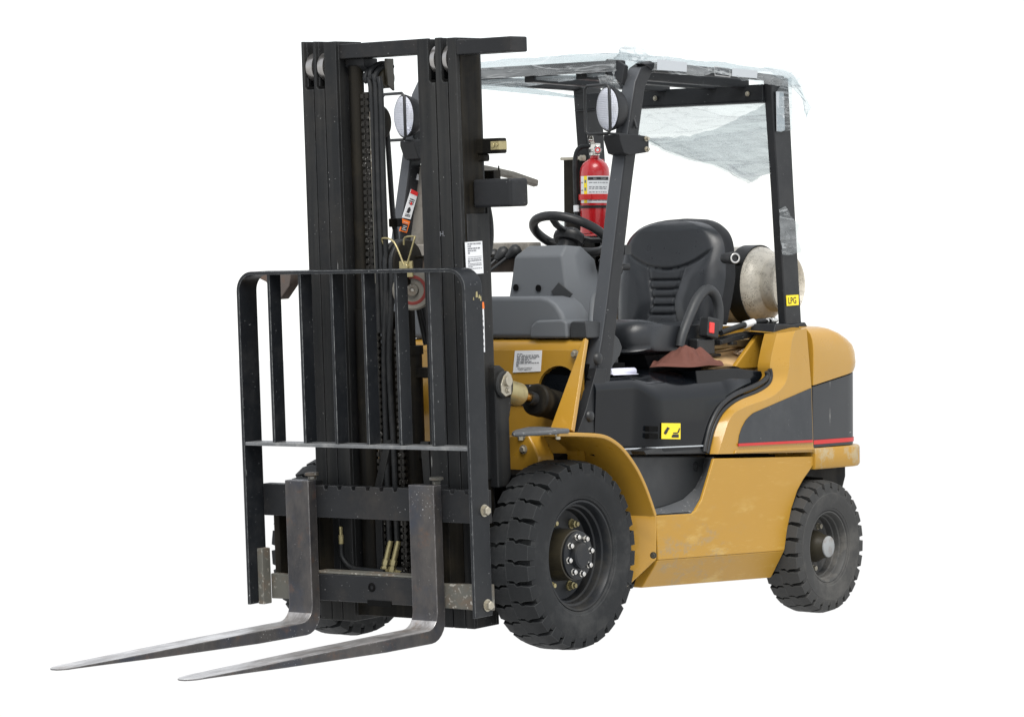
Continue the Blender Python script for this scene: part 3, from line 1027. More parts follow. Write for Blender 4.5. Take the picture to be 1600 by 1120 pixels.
# the lower edge of the yellow cap climbs towards the rear
rows[0] = [(x, y, z + .050 * max(0, min(1, (-1.548 - x) / .34))) for x, y, z in rows[0]]
rows[1] = [(x, y, z + .026 * max(0, min(1, (-1.548 - x) / .34))) for x, y, z in rows[1]]
loft(bm, rows)
cw = finish(bm, 'counterweight', 'yellow', FL, bevel=.003, angle=50)
bm = BM()
r0 = [(x, y, z) for x, y, z in cw_ring(.628, .530, -1.950, .155)]
r1 = [(x, y, z - .004) for x, y, z in [(p[0] * 1.0, p[1] * .995, p[2]) for p in rows[0]]]
loft(bm, [r0, r1])
cwd = finish(bm, 'dark_counterweight_band', 'cast_scratched', cw, bevel=.003, angle=50)
bm = BM()
ra = cw_ring(.640, .5325, -1.9525, .155)
rb = cw_ring(.656, .5325, -1.9525, .155)
half = 10
strip(bm, ra, rb)
finish(bm, 'red_stripe', 'red_line', cw, angle=50)
cw_part('rear_bumper', 'bumper', [(.545, .535, -1.975, .15), (.555, .540, -1.98, .15), (.618, .540, -1.98, .15), (.626, .536, -1.976, .15)], FL, bevel=.003, angle=50)
bm = BM()
prism(bm, [(-1.56, .56), (-1.93, .56), (-1.93, .50), (-1.88, .40), (-1.84, .36), (-1.78, .36), (-1.76, .5), (-1.56, .52)], 'y', .18, .44)
finish(bm, 'counterweight_underside', 'mast_dark', FL, bevel=.004)
bm = BM()
prism(bm, [(-1.56, .56), (-1.93, .56), (-1.93, .50), (-1.88, .40), (-1.84, .36), (-1.78, .36), (-1.76, .5), (-1.56, .52)], 'y', -.44, -.18)
finish(bm, 'counterweight_underside', 'mast_dark', FL, bevel=.004)
bm = BM()
slab(bm, [(-1.47, .40, 1.055), (-1.53, .40, 1.075), (-1.53, -.44, 1.075), (-1.47, -.44, 1.055)], .05)
slab(bm, [(-1.22, .385, .93), (-1.50, .385, .93), (-1.50, .385, 1.06), (-1.40, .385, 1.06)], .02)
box(bm, -1.55, -1.50, -.44, .44, .6, 1.05)
finish(bm, 'rear_deck', 'yellow', FL, bevel=.006)

# ---------------------------------------------------------------- engine hood under the seat
right = spline([(-0.856, 0.495, 0.64), (-0.869, 0.495, 0.677), (-0.899, 0.495, 0.736), (-0.959, 0.495, 0.797), (-1.049, 0.495, 0.836), (-1.18, 0.495, 0.863), (-1.254, 0.495, 0.883), (-1.285, 0.495, 0.903), (-1.281, 0.495, 0.923)], 5)
edge_x = [(p.x, p.z) for p in right]
def hood_low(x):
    """height of the hood's lower edge at x: level in front, climbing along the S-shaped border at the rear"""
    if x > edge_x[0][0]:
        return .652
    best = .652
    for (xa, za), (xb, zb_) in zip(edge_x, edge_x[1:]):
        if min(xa, xb) - 1e-6 <= x <= max(xa, xb) + 1e-6:
            f = (x - xa) / (xb - xa) if abs(xb - xa) > 1e-6 else 0
            best = max(best, za + (zb_ - za) * f)
    return best
def hood_pt(s, t):
    x = -.215 - .985 * s
    lo = hood_low(x)
    k = ramp3(-x, .44, .60)                                  # the rear part swells out, with a softer shoulder
    top = .928 + .010 * s + .006 * ramp3(s, .6, 1)
    rad = min(.050 + .055 * k, max(.006, (top - lo) * .9))
    ys = .474 + .020 * k - .016 * ramp3(-x, 1.02, 1.2)
    wall = max(.001, top - rad - lo)
    if t < .5:
        f = t / .5
        return (x, ys - .012 * (1 - f) * (1 - k) + .004 * math.sin(f * PI) * k, lo + wall * f)
    if t < .85:
        a = (t - .5) / .35 * PI / 2
        return (x, ys - rad * 1.25 * (1 - math.cos(a)), top - rad + rad * math.sin(a))
    f = (t - .85) / .15
    return (x, ys - rad * 1.25 - f * (ys - rad * 1.25 + .45), top + .014 * min(1, f * 4))
bm = BM()
gv = grid(bm, 90, 60, hood_pt)
bm.faces.new([v for v in gv[0]])
hood = finish(bm, 'engine_hood', 'hood', FL, angle=50)
bm = BM()
prism(bm, [(p.x, p.z) for p in right if p.z > .70] + [(-1.10, .938), (-.84, .936)], 'y', .36, .4725)
finish(bm, 'hood_rim', 'hood', hood, bevel=.004)
# double rubber bead round the hood edge
for dx, r in ((.004, .010), (-.018, .009)):
    bead = []
    rr = right
    for i, p in enumerate(rr):
        t = (rr[min(len(rr) - 1, i + 1)] - rr[max(0, i - 1)]).normalized()
        nr = Vector((-t.z, 0, t.x))
        if nr.x > 0:
            nr = -nr
        bead.append(p + nr * dx * -1 + Vector((0, .003 - 0, 0)))
    bm = BM()
    tube(bm, bead, r, 10)
    finish(bm, 'rubber_bead', 'trim', hood)
bm = BM()
prism(bm, xz([(-0.222, 0.49, 0.68), (-0.864, 0.49, 0.661), (-0.876, 0.49, 0.632), (-0.222, 0.49, 0.656)]), 'y', .42, .494)
finish(bm, 'lower_seal', 'trim', hood, bevel=.005)
bm = BM()
tube(bm, [(-0.31, 0.496, 0.672), (-0.568, 0.496, 0.668), (-0.847, 0.496, 0.663)], .0025, 8)
finish(bm, 'seam_line', 'silver_tape', hood)
bm = BM()
for q in ('1015,666 1029,666 1029,675 1015,675', '1015,677 1029,677 1029,685 1015,685'):
    pass
ql = [(-0.506, 0.498, 0.746), (-0.562, 0.498, 0.744), (-0.562, 0.498, 0.726), (-0.505, 0.498, 0.728)]
prism(bm, xz(ql), 'y', .46, .4965)
ql = [(-0.505, 0.498, 0.72), (-0.561, 0.498, 0.718), (-0.561, 0.498, 0.699), (-0.505, 0.498, 0.702)]
prism(bm, xz(ql), 'y', .46, .4965)
finish(bm, 'latch_slot', 'black', hood, bevel=.002)
q = [(-0.576, 0.5, 0.699), (-0.695, 0.5, 0.693), (-0.696, 0.5, 0.75), (-0.578, 0.5, 0.755)]
lab = quad_slab('seat_release_sticker', q, 'sticker_yellow', hood)
bm = BM()
for pl in ([(.09, .36), (.20, .62), (.30, .70), (.38, .66), (.26, .36), (.19, .28)], [(.24, .70), (.42, .62), (.40, .70), (.28, .76)],
           [(.52, .10), (.90, .10), (.90, .30), (.60, .30), (.52, .20)], [(.58, .34), (.86, .34), (.84, .42), (.62, .42)], [(.82, .42), (.92, .70), (.97, .68), (.90, .40)]):
    poly_on(bm, q, pl, .0024)
finish(bm, 'pictogram', 'ink', lab, smooth=False)
bm = BM()
slab(bm, [(-.86, .37, .9530), (-1.08, .36, .9570), (-1.08, .30, .9580), (-.86, .31, .9540)], .004)
finish(bm, 'hood_patch', 'dash_dark', hood)
# small black blade sticking out over the fender
bm = BM()
slab(bm, [(-0.293, 0.56, 0.67), (-0.371, 0.56, 0.678), (-0.367, 0.56, 0.671), (-0.308, 0.56, 0.656)], .06)
finish(bm, 'fender_seal', 'trim', FL, bevel=.002)

# ---------------------------------------------------------------- mast (built upright, then leaned by TILT)
XF, XR = .31, .168
bm = BM()
box(bm, .175, .29, -.335, .335, .12, .20)
mast = finish(bm, 'mast', 'mast_dark', FL, bevel=.004)
mast.rotation_euler = (0, TILT, 0)
tag(mast, None)

def rail(name, ya, yb, web, notch, ztop=2.095, xr=XR, mat='mast'):
    """channel: front and rear flanges between ya and yb, web on the given side; notch = (y0, y1) cut out of the front flange near the top"""
    bm = BM()
    t = .016
    if notch:
        n0, n1 = notch
        zc, zt = 1.945, 2.12
        if n1 >= yb - 1e-4:
            pf = [(ya, .10), (yb, .10), (yb, zc), (n0 + .006, zc), (n0, zc + .008), (n0, ztop), (ya, ztop)]
        prism(bm, pf, 'x', XF - t, XF)
    else:
        box(bm, XF - t, XF, ya, yb, .10, ztop)
    box(bm, xr, xr + t, ya, yb, .10, ztop)
    if web > 0:
        box(bm, xr + t, XF - t, yb - .014, yb, .10, ztop)
    else:
        box(bm, xr + t, XF - t, ya, ya + .014, .10, ztop)
    return finish(bm, name, mat, mast, bevel=.0025, angle=35)

rail('mast_rail', -.339, -.2895, -1, (-.327, -.2895), ztop=2.112)
rail('mast_rail', -.2865, -.241, -1, (-.275, -.241), ztop=2.110)
rail('mast_rail', -.2375, -.184, 1, None, ztop=2.106)
rail('mast_rail', .172, .2455, -1, (.220, .2455))
rail('mast_rail', .2495, .2985, -1, (.274, .2985))
outer = rail('mast_rail', .3025, .339, 1, None, ztop=2.092, xr=.172)
# darker strip down the side of the outer rail, wider lower plate
bm = BM()
box(bm, .186, .292, .3395, .343, .40, 2.085)
finish(bm, 'web_face', 'mast_dark', outer, bevel=.002)
bm = BM()
box(bm, .166, .290, .3445, .3485, .60, 1.50)
box(bm, .160, .170, .31, .3445, .60, 1.60)
finish(bm, 'side_plate', 'mast', mast, bevel=.003)
bm = BM()
box(bm, .166, .18, -.3485, -.3445, .60, 1.50)
finish(bm, 'side_plate', 'mast_dark', mast, bevel=.003)
# rollers showing in the notches
for y0, y1 in ((-.327, -.293), (-.275, -.244), (.220, .2445), (.274, .297)):
    bm = BM()
    turn(bm, (.258, y0 + .001, 2.022), (0, 1, 0), [(0, 0), (0, .040), (.003, .050), (y1 - y0 - .004, .050), (y1 - y0 - .002, .045), (y1 - y0 - .002, 0)], 40)
    finish(bm, 'mast_roller', 'roller', mast, angle=30)
    bm = BM()
    box(bm, .20, .300, y0, y1 - .002, 1.93, 1.955)
    finish(bm, 'roller_seat', 'black', mast)

# cross members
bm = BM()
box(bm, .205, .292, -.19, .175, 2.045, 2.096)
prism(bm, [(.185, 2.045), (.262, 2.045), (.262, 2.02), (.24, 2.0), (.185, 2.0)], 'y', -.184, -.10)
finish(bm, 'top_cross_member', 'carriage', mast, bevel=.004)
bm = BM()
box(bm, .220, .311, .3395, .572, 2.033, 2.084)
finish(bm, 'top_bracket_bar', 'carriage', mast, bevel=.005)
bm = BM()
box(bm, .13, .15, -.339, .339, 1.35, 1.36)
finish(bm, 'rear_cross_member', 'mast_dark', mast, bevel=.004)
for z0, z1 in ((.94, .975), (.66, .71)):
    bm = BM()
    box(bm, .145, .195, -.02, .165, z0, z1)
    finish(bm, 'hose_clamp_block', 'mast_dark', mast, bevel=.004)
# stop block and small lug on the side of the outer rail
bm = BM()
box(bm, .150, .252, .345, .506, 1.520, 1.615)
finish(bm, 'side_block', 'carriage', mast, bevel=.011, seg=4)
bm = BM()
box(bm, .172, .215, .338, .438, 1.700, 1.752)
box(bm, .18, .21, .338, .37, 1.675, 1.70)
blk = finish(bm, 'hose_lug', 'mast_dark', mast, bevel=.006, seg=3)
bm = BM()
box(bm, .18, .222, .404, .443, 1.712, 1.741)
cyl(bm, (.222, .416, 1.727), (.227, .416, 1.727), .008, 10)
cyl(bm, (.222, .432, 1.729), (.227, .432, 1.729), .006, 10)
finish(bm, 'brass_block', 'brass', blk, bevel=.003)
bm = BM()
box(bm, .09, .13, .30, .345, 1.60, 1.645)
box(bm, .094, .10, .34, .3445, 1.62, 1.66)
finish(bm, 'hose_clamp', 'mast_dark', mast, bevel=.003)
bm = BM()
tube(bm, [(.150, .33, 1.52), (.146, .335, 1.47), (.147, .335, 1.41), (.155, .33, 1.36)], .012, 10, per=4)
finish(bm, 'side_hose', 'hose', mast)

# labels on the mast side
q = [(0.306, 0.35, 1.297), (0.213, 0.35, 1.298), (0.215, 0.35, 1.407), (0.309, 0.35, 1.406)]
lab = quad_slab('capacity_label', q, 'white', mast)
bm = BM()
bars_on(bm, q, text_lines(5, 5, .62, .97, .12, .9) + text_lines(6, 9, .05, .50, .10, .9, .4), .0024)
bars_on(bm, q, [(.1, .92, .53, .54), (.1, .92, .40, .405), (.1, .92, .27, .275)], .0024)
finish(bm, 'print', 'ink_grey', lab, smooth=False)
q = [(0.237, 0.35, 1.033), (0.219, 0.35, 1.032), (0.217, 0.35, 1.201), (0.236, 0.35, 1.202)]
lab = quad_slab('warning_strip', q, 'white', mast)
q2 = [(0.237, 0.351, 1.18), (0.217, 0.352, 1.179), (0.218, 0.351, 1.201), (0.238, 0.352, 1.202)]
quad_slab('orange_band', q2, 'sticker_orange', lab)
bm = BM()
bars_on(bm, q, [(.25, .8, .10, .13), (.3, .7, .2, .26), (.25, .7, .34, .38), (.3, .8, .46, .52), (.2, .7, .6, .64), (.3, .6, .70, .74)], .0024)
finish(bm, 'print', 'ink_grey', lab, smooth=False)
q = None
bm = BM()
lettering(bm, [(0.31, 0.245, 1.428), (0.31, 0.272, 1.428), (0.31, 0.273, 1.45), (0.31, 0.245, 1.45)], 'H.', 1.1, (.0, .0), .001)
finish(bm, 'chalk_mark', 'ink_grey', mast, smooth=False)

# tilt bracket low on the mast, clevis and tilt cylinder
def tilt_set(sy):
    bm = BM()
    prism(bm, [(.20, .98), (.20, .57), (.15, .57), (.125, .60), (.125, .80), (.115, .83), (.110, .87), (.118, .93), (.145, .97), (.17, .985)], 'y', *(sorted((sy * .31, sy * .375))))
    br = finish(bm, 'tilt_bracket', 'mast', mast, bevel=.005)
    c = Vector((.158, sy * .378, .918))
    bm = BM()
    turn(bm, c, (0, sy, 0), [(-.005, .047), (.006, .047), (.010, .042), (.010, 0)], 28)
    finish(bm, 'pin_boss', 'mast', br, angle=30)
    bm = BM()
    slab(bm, [c + Vector((x, sy * .014, z)) for x, z in (((-.026, -.034), (.006, -.04), (.028, -.026), (.03, .0), (.012, .03), (-.012, .044), (-.03, .03)) if sy < 0 else ((-.03, .03), (-.012, .044), (.012, .03), (.03, 0), (.028, -.026), (.006, -.04), (-.026, -.034)))], .008)
    cyl(bm, c + Vector((-.002, 0, .012)), c + Vector((-.002, sy * .026, .012)), .018, 20)
    hexbolt(bm, c + Vector((-.004, sy * .014, -.02)), (0, sy, 0), .008, .009)
    finish(bm, 'lock_plate', 'zinc', br, bevel=.002)
    p0, p1 = Vector((.190, sy * .345, .900)), Vector((-.43, sy * .325, .775))
    d = (p1 - p0).normalized()
    bm = BM()
    turn(bm, p0 + d * .230, d, [(0, 0), (0, .026), (.004, .050), (.010, .056), (.045, .056), (.05, .052), (.40, .052), (.40, 0)], 36)
    cy = finish(bm, 'tilt_cylinder', 'mast_dark', FL, angle=30)
    bm = BM()
    turn(bm, p0 + d * .1, d, [(0, 0), (0, .0165), (.14, .0165), (.14, 0)], 24)
    finish(bm, 'piston_rod', 'rod', cy, angle=30)
    bm = BM()
    turn(bm, p0 + d * .20, d, [(0, .017), (0, .023), (.03, .023), (.03, .017)], 24)
    finish(bm, 'rod_seal', 'hose', cy, angle=30)
    bm = BM()
    turn(bm, p0 + d * .045, d, [(0, 0), (0, .036), (.012, .040), (.090, .040), (.10, .034), (.10, 0)], 30)
    finish(bm, 'rod_end', 'brass', cy, angle=30)
    bm = BM()
    turn(bm, p0 - d * .01, d, [(0, 0), (0, .040), (.05, .042), (.052, 0)], 30)
    finish(bm, 'rod_clevis', 'mast_dark', cy, angle=30)
tilt_set(1)
tilt_set(-1)

# hydraulics between the rails
def mast_tube(name, pts, r, mat='hose', per=5, n=10):
    bm = BM()
    tube(bm, pts, r, n, per=per)
    return finish(bm, name, mat, mast, angle=50)
for y in (-.150, .150):
    bm = BM()
    xc = .245 if y < 0 else .195
    cyl(bm, (xc, y, .14), (xc, y, 2.02), .027, 24)
    cyl(bm, (xc, y, .14), (xc, y, 1.18), .033, 24)
    finish(bm, 'lift_cylinder', 'mast_dark', mast, angle=30)
bm = BM()
CY = [(0.175, -0.012, 0.917)][0][1]
cyl(bm, (.175, CY, .14), (.175, CY, 1.02), .044, 28)
cyl(bm, (.175, CY, 1.02), (.175, CY, 1.05), .049, 28)
cyl(bm, (.175, CY, 1.05), (.175, CY, 1.27), .024, 24)
finish(bm, 'centre_cylinder', 'mast_dark', mast, angle=30)
GP = [p[1] for p in [(0.19, -0.123, 0.917), (0.19, -0.032, 0.918)]]
bm = BM()
box(bm, .178, .19, GP[0], GP[1], .50, 1.17)
finish(bm, 'hose_guide_plate', 'mast_dark', mast, bevel=.003)
bm = BM()
box(bm, .17, .18, GP[0] + .01, GP[1] + .05, .42, .50)
finish(bm, 'centre_cylinder', 'mast_dark', mast, angle=30)
# hose sheave at the very top of the left-hand inner rail
bm = BM()
turn(bm, (.205, -.098, 1.975), (0, 1, 0), [(0, 0), (0, .032), (.006, .038), (.058, .036), (.060, .030), (.060, 0)], 30)
prism(bm, [(.19, 1.93), (.225, 1.95), (.23, 2.04), (.19, 2.04)], 'y', -.034, -.026)
sh = finish(bm, 'hose_sheave', 'grease', mast, angle=30)
for k, y in enumerate((-.078, -.056, -.034)):
    R_ = .050
    cxx, czz = .205, 1.965 + .010 * (k == 1)
    pts = [(cxx + R_ * math.cos(a), y - .012 * (1 - math.cos(2 * (PI * .62 - a))), czz + R_ * math.sin(a)) for a in [PI * .62 - PI * .62 * i / 5 for i in range(6)]] + [(cxx + R_, y, czz - .02), (cxx + R_ + .002, y, 1.6), (cxx + R_, y, 1.10)]
    mast_tube('hydraulic_hose', pts, .0095, per=3)
bm = BM()
turn(bm, (.12, -.185, 1.825), (0, 1, 0), [(0, 0), (0, .052), (.006, .060), (.012, .048), (.030, .048), (.036, .060), (.042, .052), (.042, 0)], 40)
cyl(bm, (.12, -.187, 1.825), (.12, -.139, 1.825), .016, 12)
finish(bm, 'rear_sheave', 'mast_dark', mast, angle=30)
mast_tube('hydraulic_hose', [(.076, -.165, 1.84), (.068, -.163, 1.78), (.062, -.155, 1.5), (.06, -.145, 1.42), (.058, -.14, 1.2)], .010)
bm = BM()
box(bm, .046, .076, -.165, -.125, 1.46, 1.49)
finish(bm, 'hose_clamp', 'mast_dark', mast, bevel=.003)

CH = [(0.25, -0.09, 0.811), (0.25, 0.004, 0.702)]
# leaf chains: alternating packs of link plates and their pins
def leaf_chain(y, x, z0, z1, w=.030):
    bm = BM()
    z, i = z0, 0
    p = .0236
    while z < z1:
        box(bm, x - .0095, x + .0095, y - w / 2, y - w * .1, z, z + .0145)
        box(bm, x - .0095, x + .0095, y + w * .1, y + w / 2, z, z + .0145)
        box(bm, x - .0085, x + .0060, y - w * .3, y + w * .3, z - .006, z + .0205)
        cyl(bm, (x + .003, y - w / 2 - .003, z + .007), (x + .003, y + w / 2 + .003, z + .007), .0048, 6)
        z += p
        i += 1
    return finish(bm, 'lift_chain', 'chain', mast, angle=40)
leaf_chain(-.098, .258, 1.27, 1.92, .034)
leaf_chain(CH[0][1], .25, .20, 1.20, .026)
leaf_chain(CH[1][1], .25, .20, 1.10, .026)
mast_tube('chain_guide', [(.266, -.078, 1.86), (.266, -.078, 1.27)], .0015, 'rust_grey', per=0, n=6)
HA = [(0.255, -0.06, 1.011), (0.255, -0.063, 0.701), (0.255, -0.064, 0.479), (0.255, -0.063, 0.361)]
HB = [(0.255, -0.038, 1.011), (0.255, -0.031, 0.701), (0.255, -0.03, 0.48), (0.255, -0.029, 0.355)]
# lower twin sheave with two hoses laid over it
bm = BM()
turn(bm, (.185, -.055, 1.335), (0, 1, 0), [(0, 0), (0, .072), (.005, .080), (.010, .064), (.026, .064), (.031, .080), (.036, .064), (.052, .064), (.057, .082), (.062, .078), (.064, .05), (.064, 0)], 44)
finish(bm, 'hose_sheave', 'mast_dark', mast, angle=30)
for y in (-.037, -.011):
    R_ = .074
    pts = [(.185 - R_, y + .05, 1.05), (.185 - R_, y, 1.28)] + [(.185 - R_ * math.cos(a), y, 1.335 + R_ * math.sin(a)) for a in [PI * i / 6 for i in range(7)]] + [(.185 + R_, y, 1.25)] + (HA if y < -.02 else HB)
    mast_tube('hydraulic_hose', pts, .0105, per=4)
# gold wire guides
for pts in ([(.275, .06, 1.325), (.275, .018, 1.41), (.27, -.035, 1.425), (.26, -.042, 1.408), (.25, -.03, 1.38)], [(.275, .068, 1.325), (.275, .105, 1.415), (.265, .098, 1.428), (.255, .05, 1.425), (.25, .04, 1.40)]):
    mast_tube('wire_guide', pts, .0034, 'brass', per=4, n=8)
bm = BM()
box(bm, .266, .274, .035, .092, 1.29, 1.345)
cyl(bm, (.274, .066, 1.325), (.282, .066, 1.325), .012, 12)
finish(bm, 'guide_bracket', 'brass', mast, bevel=.002)
bm = BM()
box(bm, .225, .262, .03, .062, 1.25, 1.29)
finish(bm, 'sheave_bracket', 'mast_dark', mast, bevel=.004)
CWC = [(0.225, 0.056, 1.245)][0]
# chain wheel with a red ring
bm = BM()
turn(bm, CWC, (.87, .5, 0), [(0, 0), (0, .066), (.008, .070), (.024, .070), (.028, .064), (.028, .040), (.022, .038), (.022, 0)], 44)
wheel = finish(bm, 'chain_wheel', 'beige', mast, angle=30)
bm = BM()
turn(bm, CWC, (.87, .5, 0), [(.0285, .040), (.0295, .046), (.0285, .051)], 44)
finish(bm, 'red_ring', 'dull_red', wheel, angle=30)
bm = BM()
turn(bm, CWC, (.87, .5, 0), [(.022, .022), (.034, .020), (.034, .009), (.030, .008), (.030, 0)], 24)
finish(bm, 'wheel_boss', 'rust_grey', wheel, angle=30)
bm = BM()
for i in range(14):
    z = 1.13 - i * .02
    turn(bm, (.118, .098, z), (0, .2, 1), [(0, 0), (0, .012), (.004, .015), (.012, .015), (.016, .012), (.016, 0)], 8)
cyl(bm, (.118, .098, 1.15), (.118, .098, .84), .010, 8)
finish(bm, 'coiled_hose', 'hose', mast, angle=30)
# lower hydraulic fittings
bm = BM()
for p, l in (((.268, -.145, .45), .10), ((.27, -.006, .185), .0), ):
    pass
FE = [Vector(p) for p in [(0.318, -0.228, 0.43), (0.318, -0.228, 0.401), (0.318, -0.228, 0.37)]]
cyl(bm, FE[0], FE[1], .0065, 8)
cyl(bm, FE[1], FE[2], .0095, 10)
finish(bm, 'hose_ferrule', 'brass', mast, angle=30)
mast_tube('hydraulic_hose', [(0.318, -0.229, 0.372), (0.318, -0.228, 0.332), (0.318, -0.212, 0.306), (0.318, -0.178, 0.287), (0.318, -0.112, 0.283), (0.318, -0.041, 0.28)], .0085)
FT = [(0.262, -0.058, 0.362), (0.262, -0.024, 0.356)]
for y in (FT[0][1] - .006, FT[1][1] - .006):
    bm = BM()
    y2 = y + .006
    zb = .36
    cyl(bm, (.255, y2, zb + .02), (.268, y2 - .012, zb - .045), .0105, 12)
    turn(bm, (.268, y2 - .012, zb - .045), (.2, -.15, -1), [(0, .009), (.0, .013), (.018, .013), (.018, .010), (.024, .010), (.024, .014), (.042, .014), (.042, .008), (.055, .008), (.055, .013), (.07, .013), (.07, 0)], 6)
    finish(bm, 'hose_fitting', 'brass', mast, angle=30)
bm = BM()
EL = [Vector(p) for p in [(0.288, -0.072, 0.275), (0.288, -0.049, 0.274), (0.288, -0.015, 0.273), (0.288, 0.01, 0.27)]]
cyl(bm, EL[0], EL[1], .012, 6)
cyl(bm, EL[2], EL[3], .012, 6)
finish(bm, 'elbow_fitting', 'brass', mast, angle=30)
mast_tube('hydraulic_hose', [(0.288, 0.002, 0.272), (0.288, 0.047, 0.265), (0.288, 0.102, 0.256), (0.288, 0.158, 0.247)], .0095)
bm = BM()
slab(bm, [(.268, -.06, .73), (.268, -.115, .56), (.268, -.115, .20), (.268, -.085, .20), (.268, -.085, .555), (.268, -.03, .73)], .03)
slab(bm, [(.268, .12, .73), (.268, .155, .73), (.268, .16, .56), (.268, .13, .56)], .03)
finish(bm, 'carriage_arm', 'mast', mast, bevel=.003)
# hose cover plate hanging off the far side
bm = BM()
slab(bm, [(0.2, -0.679, 1.314), (0.2, -0.475, 1.311), (0.2, -0.476, 1.291), (0.2, -0.483, 1.264), (0.2, -0.527, 1.217), (0.2, -0.551, 1.217), (0.2, -0.571, 1.244), (0.2, -0.59, 1.279)], .05)
hz_ = [(0.2, -0.482, 1.3)][0]
box(bm, .16, .195, hz_[1] - .03, -.338, hz_[2] - .02, hz_[2])
finish(bm, 'hose_guard', 'primer', mast, bevel=.004)

# ---------------------------------------------------------------- carriage, load backrest and forks (lean with the mast)
def carr_bar(z0, z1, notches, name, mat, parent, y0=-.485, y1=.485, x0=.385, x1=.425):
    """front outline with small fork-lock notches along its upper edge"""
    pts = [(y0, z0), (y1, z0), (y1, z1)]
    for y in sorted(notches, reverse=True):
        pts += [(y + .010, z1), (y + .006, z1 - .014), (y - .006, z1 - .014), (y - .010, z1)]
    pts += [(y0, z1)]
    bm = BM()
    prism(bm, pts, 'x', x0, x1)
    return finish(bm, name, mat, parent, bevel=.002, seg=1)
car = carr_bar(.472, .583, [-.37, -.20, -.14, -.078, -.015, .045, .105, .35, .41], 'fork_carriage', 'carriage', FL)
car.rotation_euler = (0, TILT, 0)
carr_bar(.185, .278, [], 'lower_carriage_bar', 'carriage', car, -.262, .262)
bm = BM()
prism(bm, [(-.47, .18), (-.262, .183), (-.262, .262), (-.47, .268)], 'x', .385, .418)
finish(bm, 'bar_end', 'rust_grey', car, bevel=.003)
bm = BM()
prism(bm, [(.262, .183), (.486, .18), (.486, .268), (.262, .262)], 'x', .385, .418)
finish(bm, 'bar_end', 'rust_grey', car, bevel=.003)
bm = BM()
prism(bm, [(-.03, .176), (.075, .176), (.075, .196), (-.03, .196)], 'x', .424, .4275)
finish(bm, 'clean_out_notch', 'black', car)
bm = BM()
prism(bm, [(-.262, .279), (.262, .279), (.262, .286), (-.262, .286)], 'x', .36, .425)
finish(bm, 'bar_ledge', 'rust_grey', car, bevel=.002)
bm = BM()
turn(bm, (.4255, -.01, .240), (1, 0, 0), [(0, .016), (.003, .014), (.003, .008), (-.006, .008), (-.006, 0)], 16)
finish(bm, 'grease_hole', 'black', car)
bm = BM()
bm.free()
for y0, y1 in ((-.30, -.27), (.27, .30), (-.478, -.452)):
    bm = BM()
    box(bm, .30, .384, y0, y1, .20, .56)
    finish(bm, 'carriage_plate', 'mast_dark', car, bevel=.003)

# load backrest: rounded flat-bar frame
yo, zt, zb, rc = .4935, 1.318, .168, .062
path = [(.465, -yo, zb), (.465, -yo, .5), (.465, -yo, .9), (.465, -yo, zt - rc)]
path += [(.465, -yo + rc - rc * math.cos(a), zt - rc + rc * math.sin(a)) for a in [PI / 2 * i / 8 for i in range(1, 8)]]
path += [(.465, -yo + rc, zt), (.465, 0, zt), (.465, yo - rc, zt)]
path += [(.465, yo - rc + rc * math.sin(a), zt - rc + rc * math.cos(a)) for a in [PI / 2 * i / 8 for i in range(1, 8)]]
path += [(.465, yo, zt - rc), (.465, yo, .9), (.465, yo, .5), (.465, yo, zb)]
bm = BM()
sweep(bm, path, [(-.047, -.006), (.047, -.006), (.047, .006), (-.047, .006)], upv=(1, 0, 0))
back = finish(bm, 'load_backrest', 'backrest', FL, bevel=.002, angle=30)
back.rotation_euler = (0, TILT, 0)
for y in (-.357, -.217, -.076, .063, .203, .343):
    bm = BM()
    yy = y
    prism(bm, [(yy - .006, .735), (yy + .006, .735), (yy + .006, 1.313), (yy - .006, 1.313)], 'x', .447, .507)
    finish(bm, 'backrest_bar', 'backrest', back, bevel=.0015, seg=1)
bm = BM()
prism(bm, [(-.488, .722), (.488, .722), (.488, .734), (-.488, .734)], 'x', .438, .508)
finish(bm, 'middle_bar', 'backrest_mid', back, bevel=.0015, seg=1)
for z in (.52, .205):
    bm = BM()
    hexbolt(bm, (.447, yo + .0065, z), (0, 1, 0), .0155, .020)
    finish(bm, 'bolt', 'zinc', back, angle=30)
bm = BM()
box(bm, .425, .468, -.4875, -.462, .165, .36)
finish(bm, 'side_angle', 'rust_grey', back, bevel=.003)
# bare scratches and paint chips at the top corner
bm = BM()
for (a, z, w_, h_) in ((.440, 1.222, .010, .012), (.455, 1.226, .012, .020), (.47, 1.218, .006, .010), (.432, 1.214, .008, .016)):
    slab(bm, [(a, yo + .0068, z), (a - w_, yo + .0068, z), (a - w_ * .8, yo + .0068, z + h_), (a - .002, yo + .0068, z + h_ * .9)], .0006)
finish(bm, 'paint_chip', 'brass', back, smooth=False)

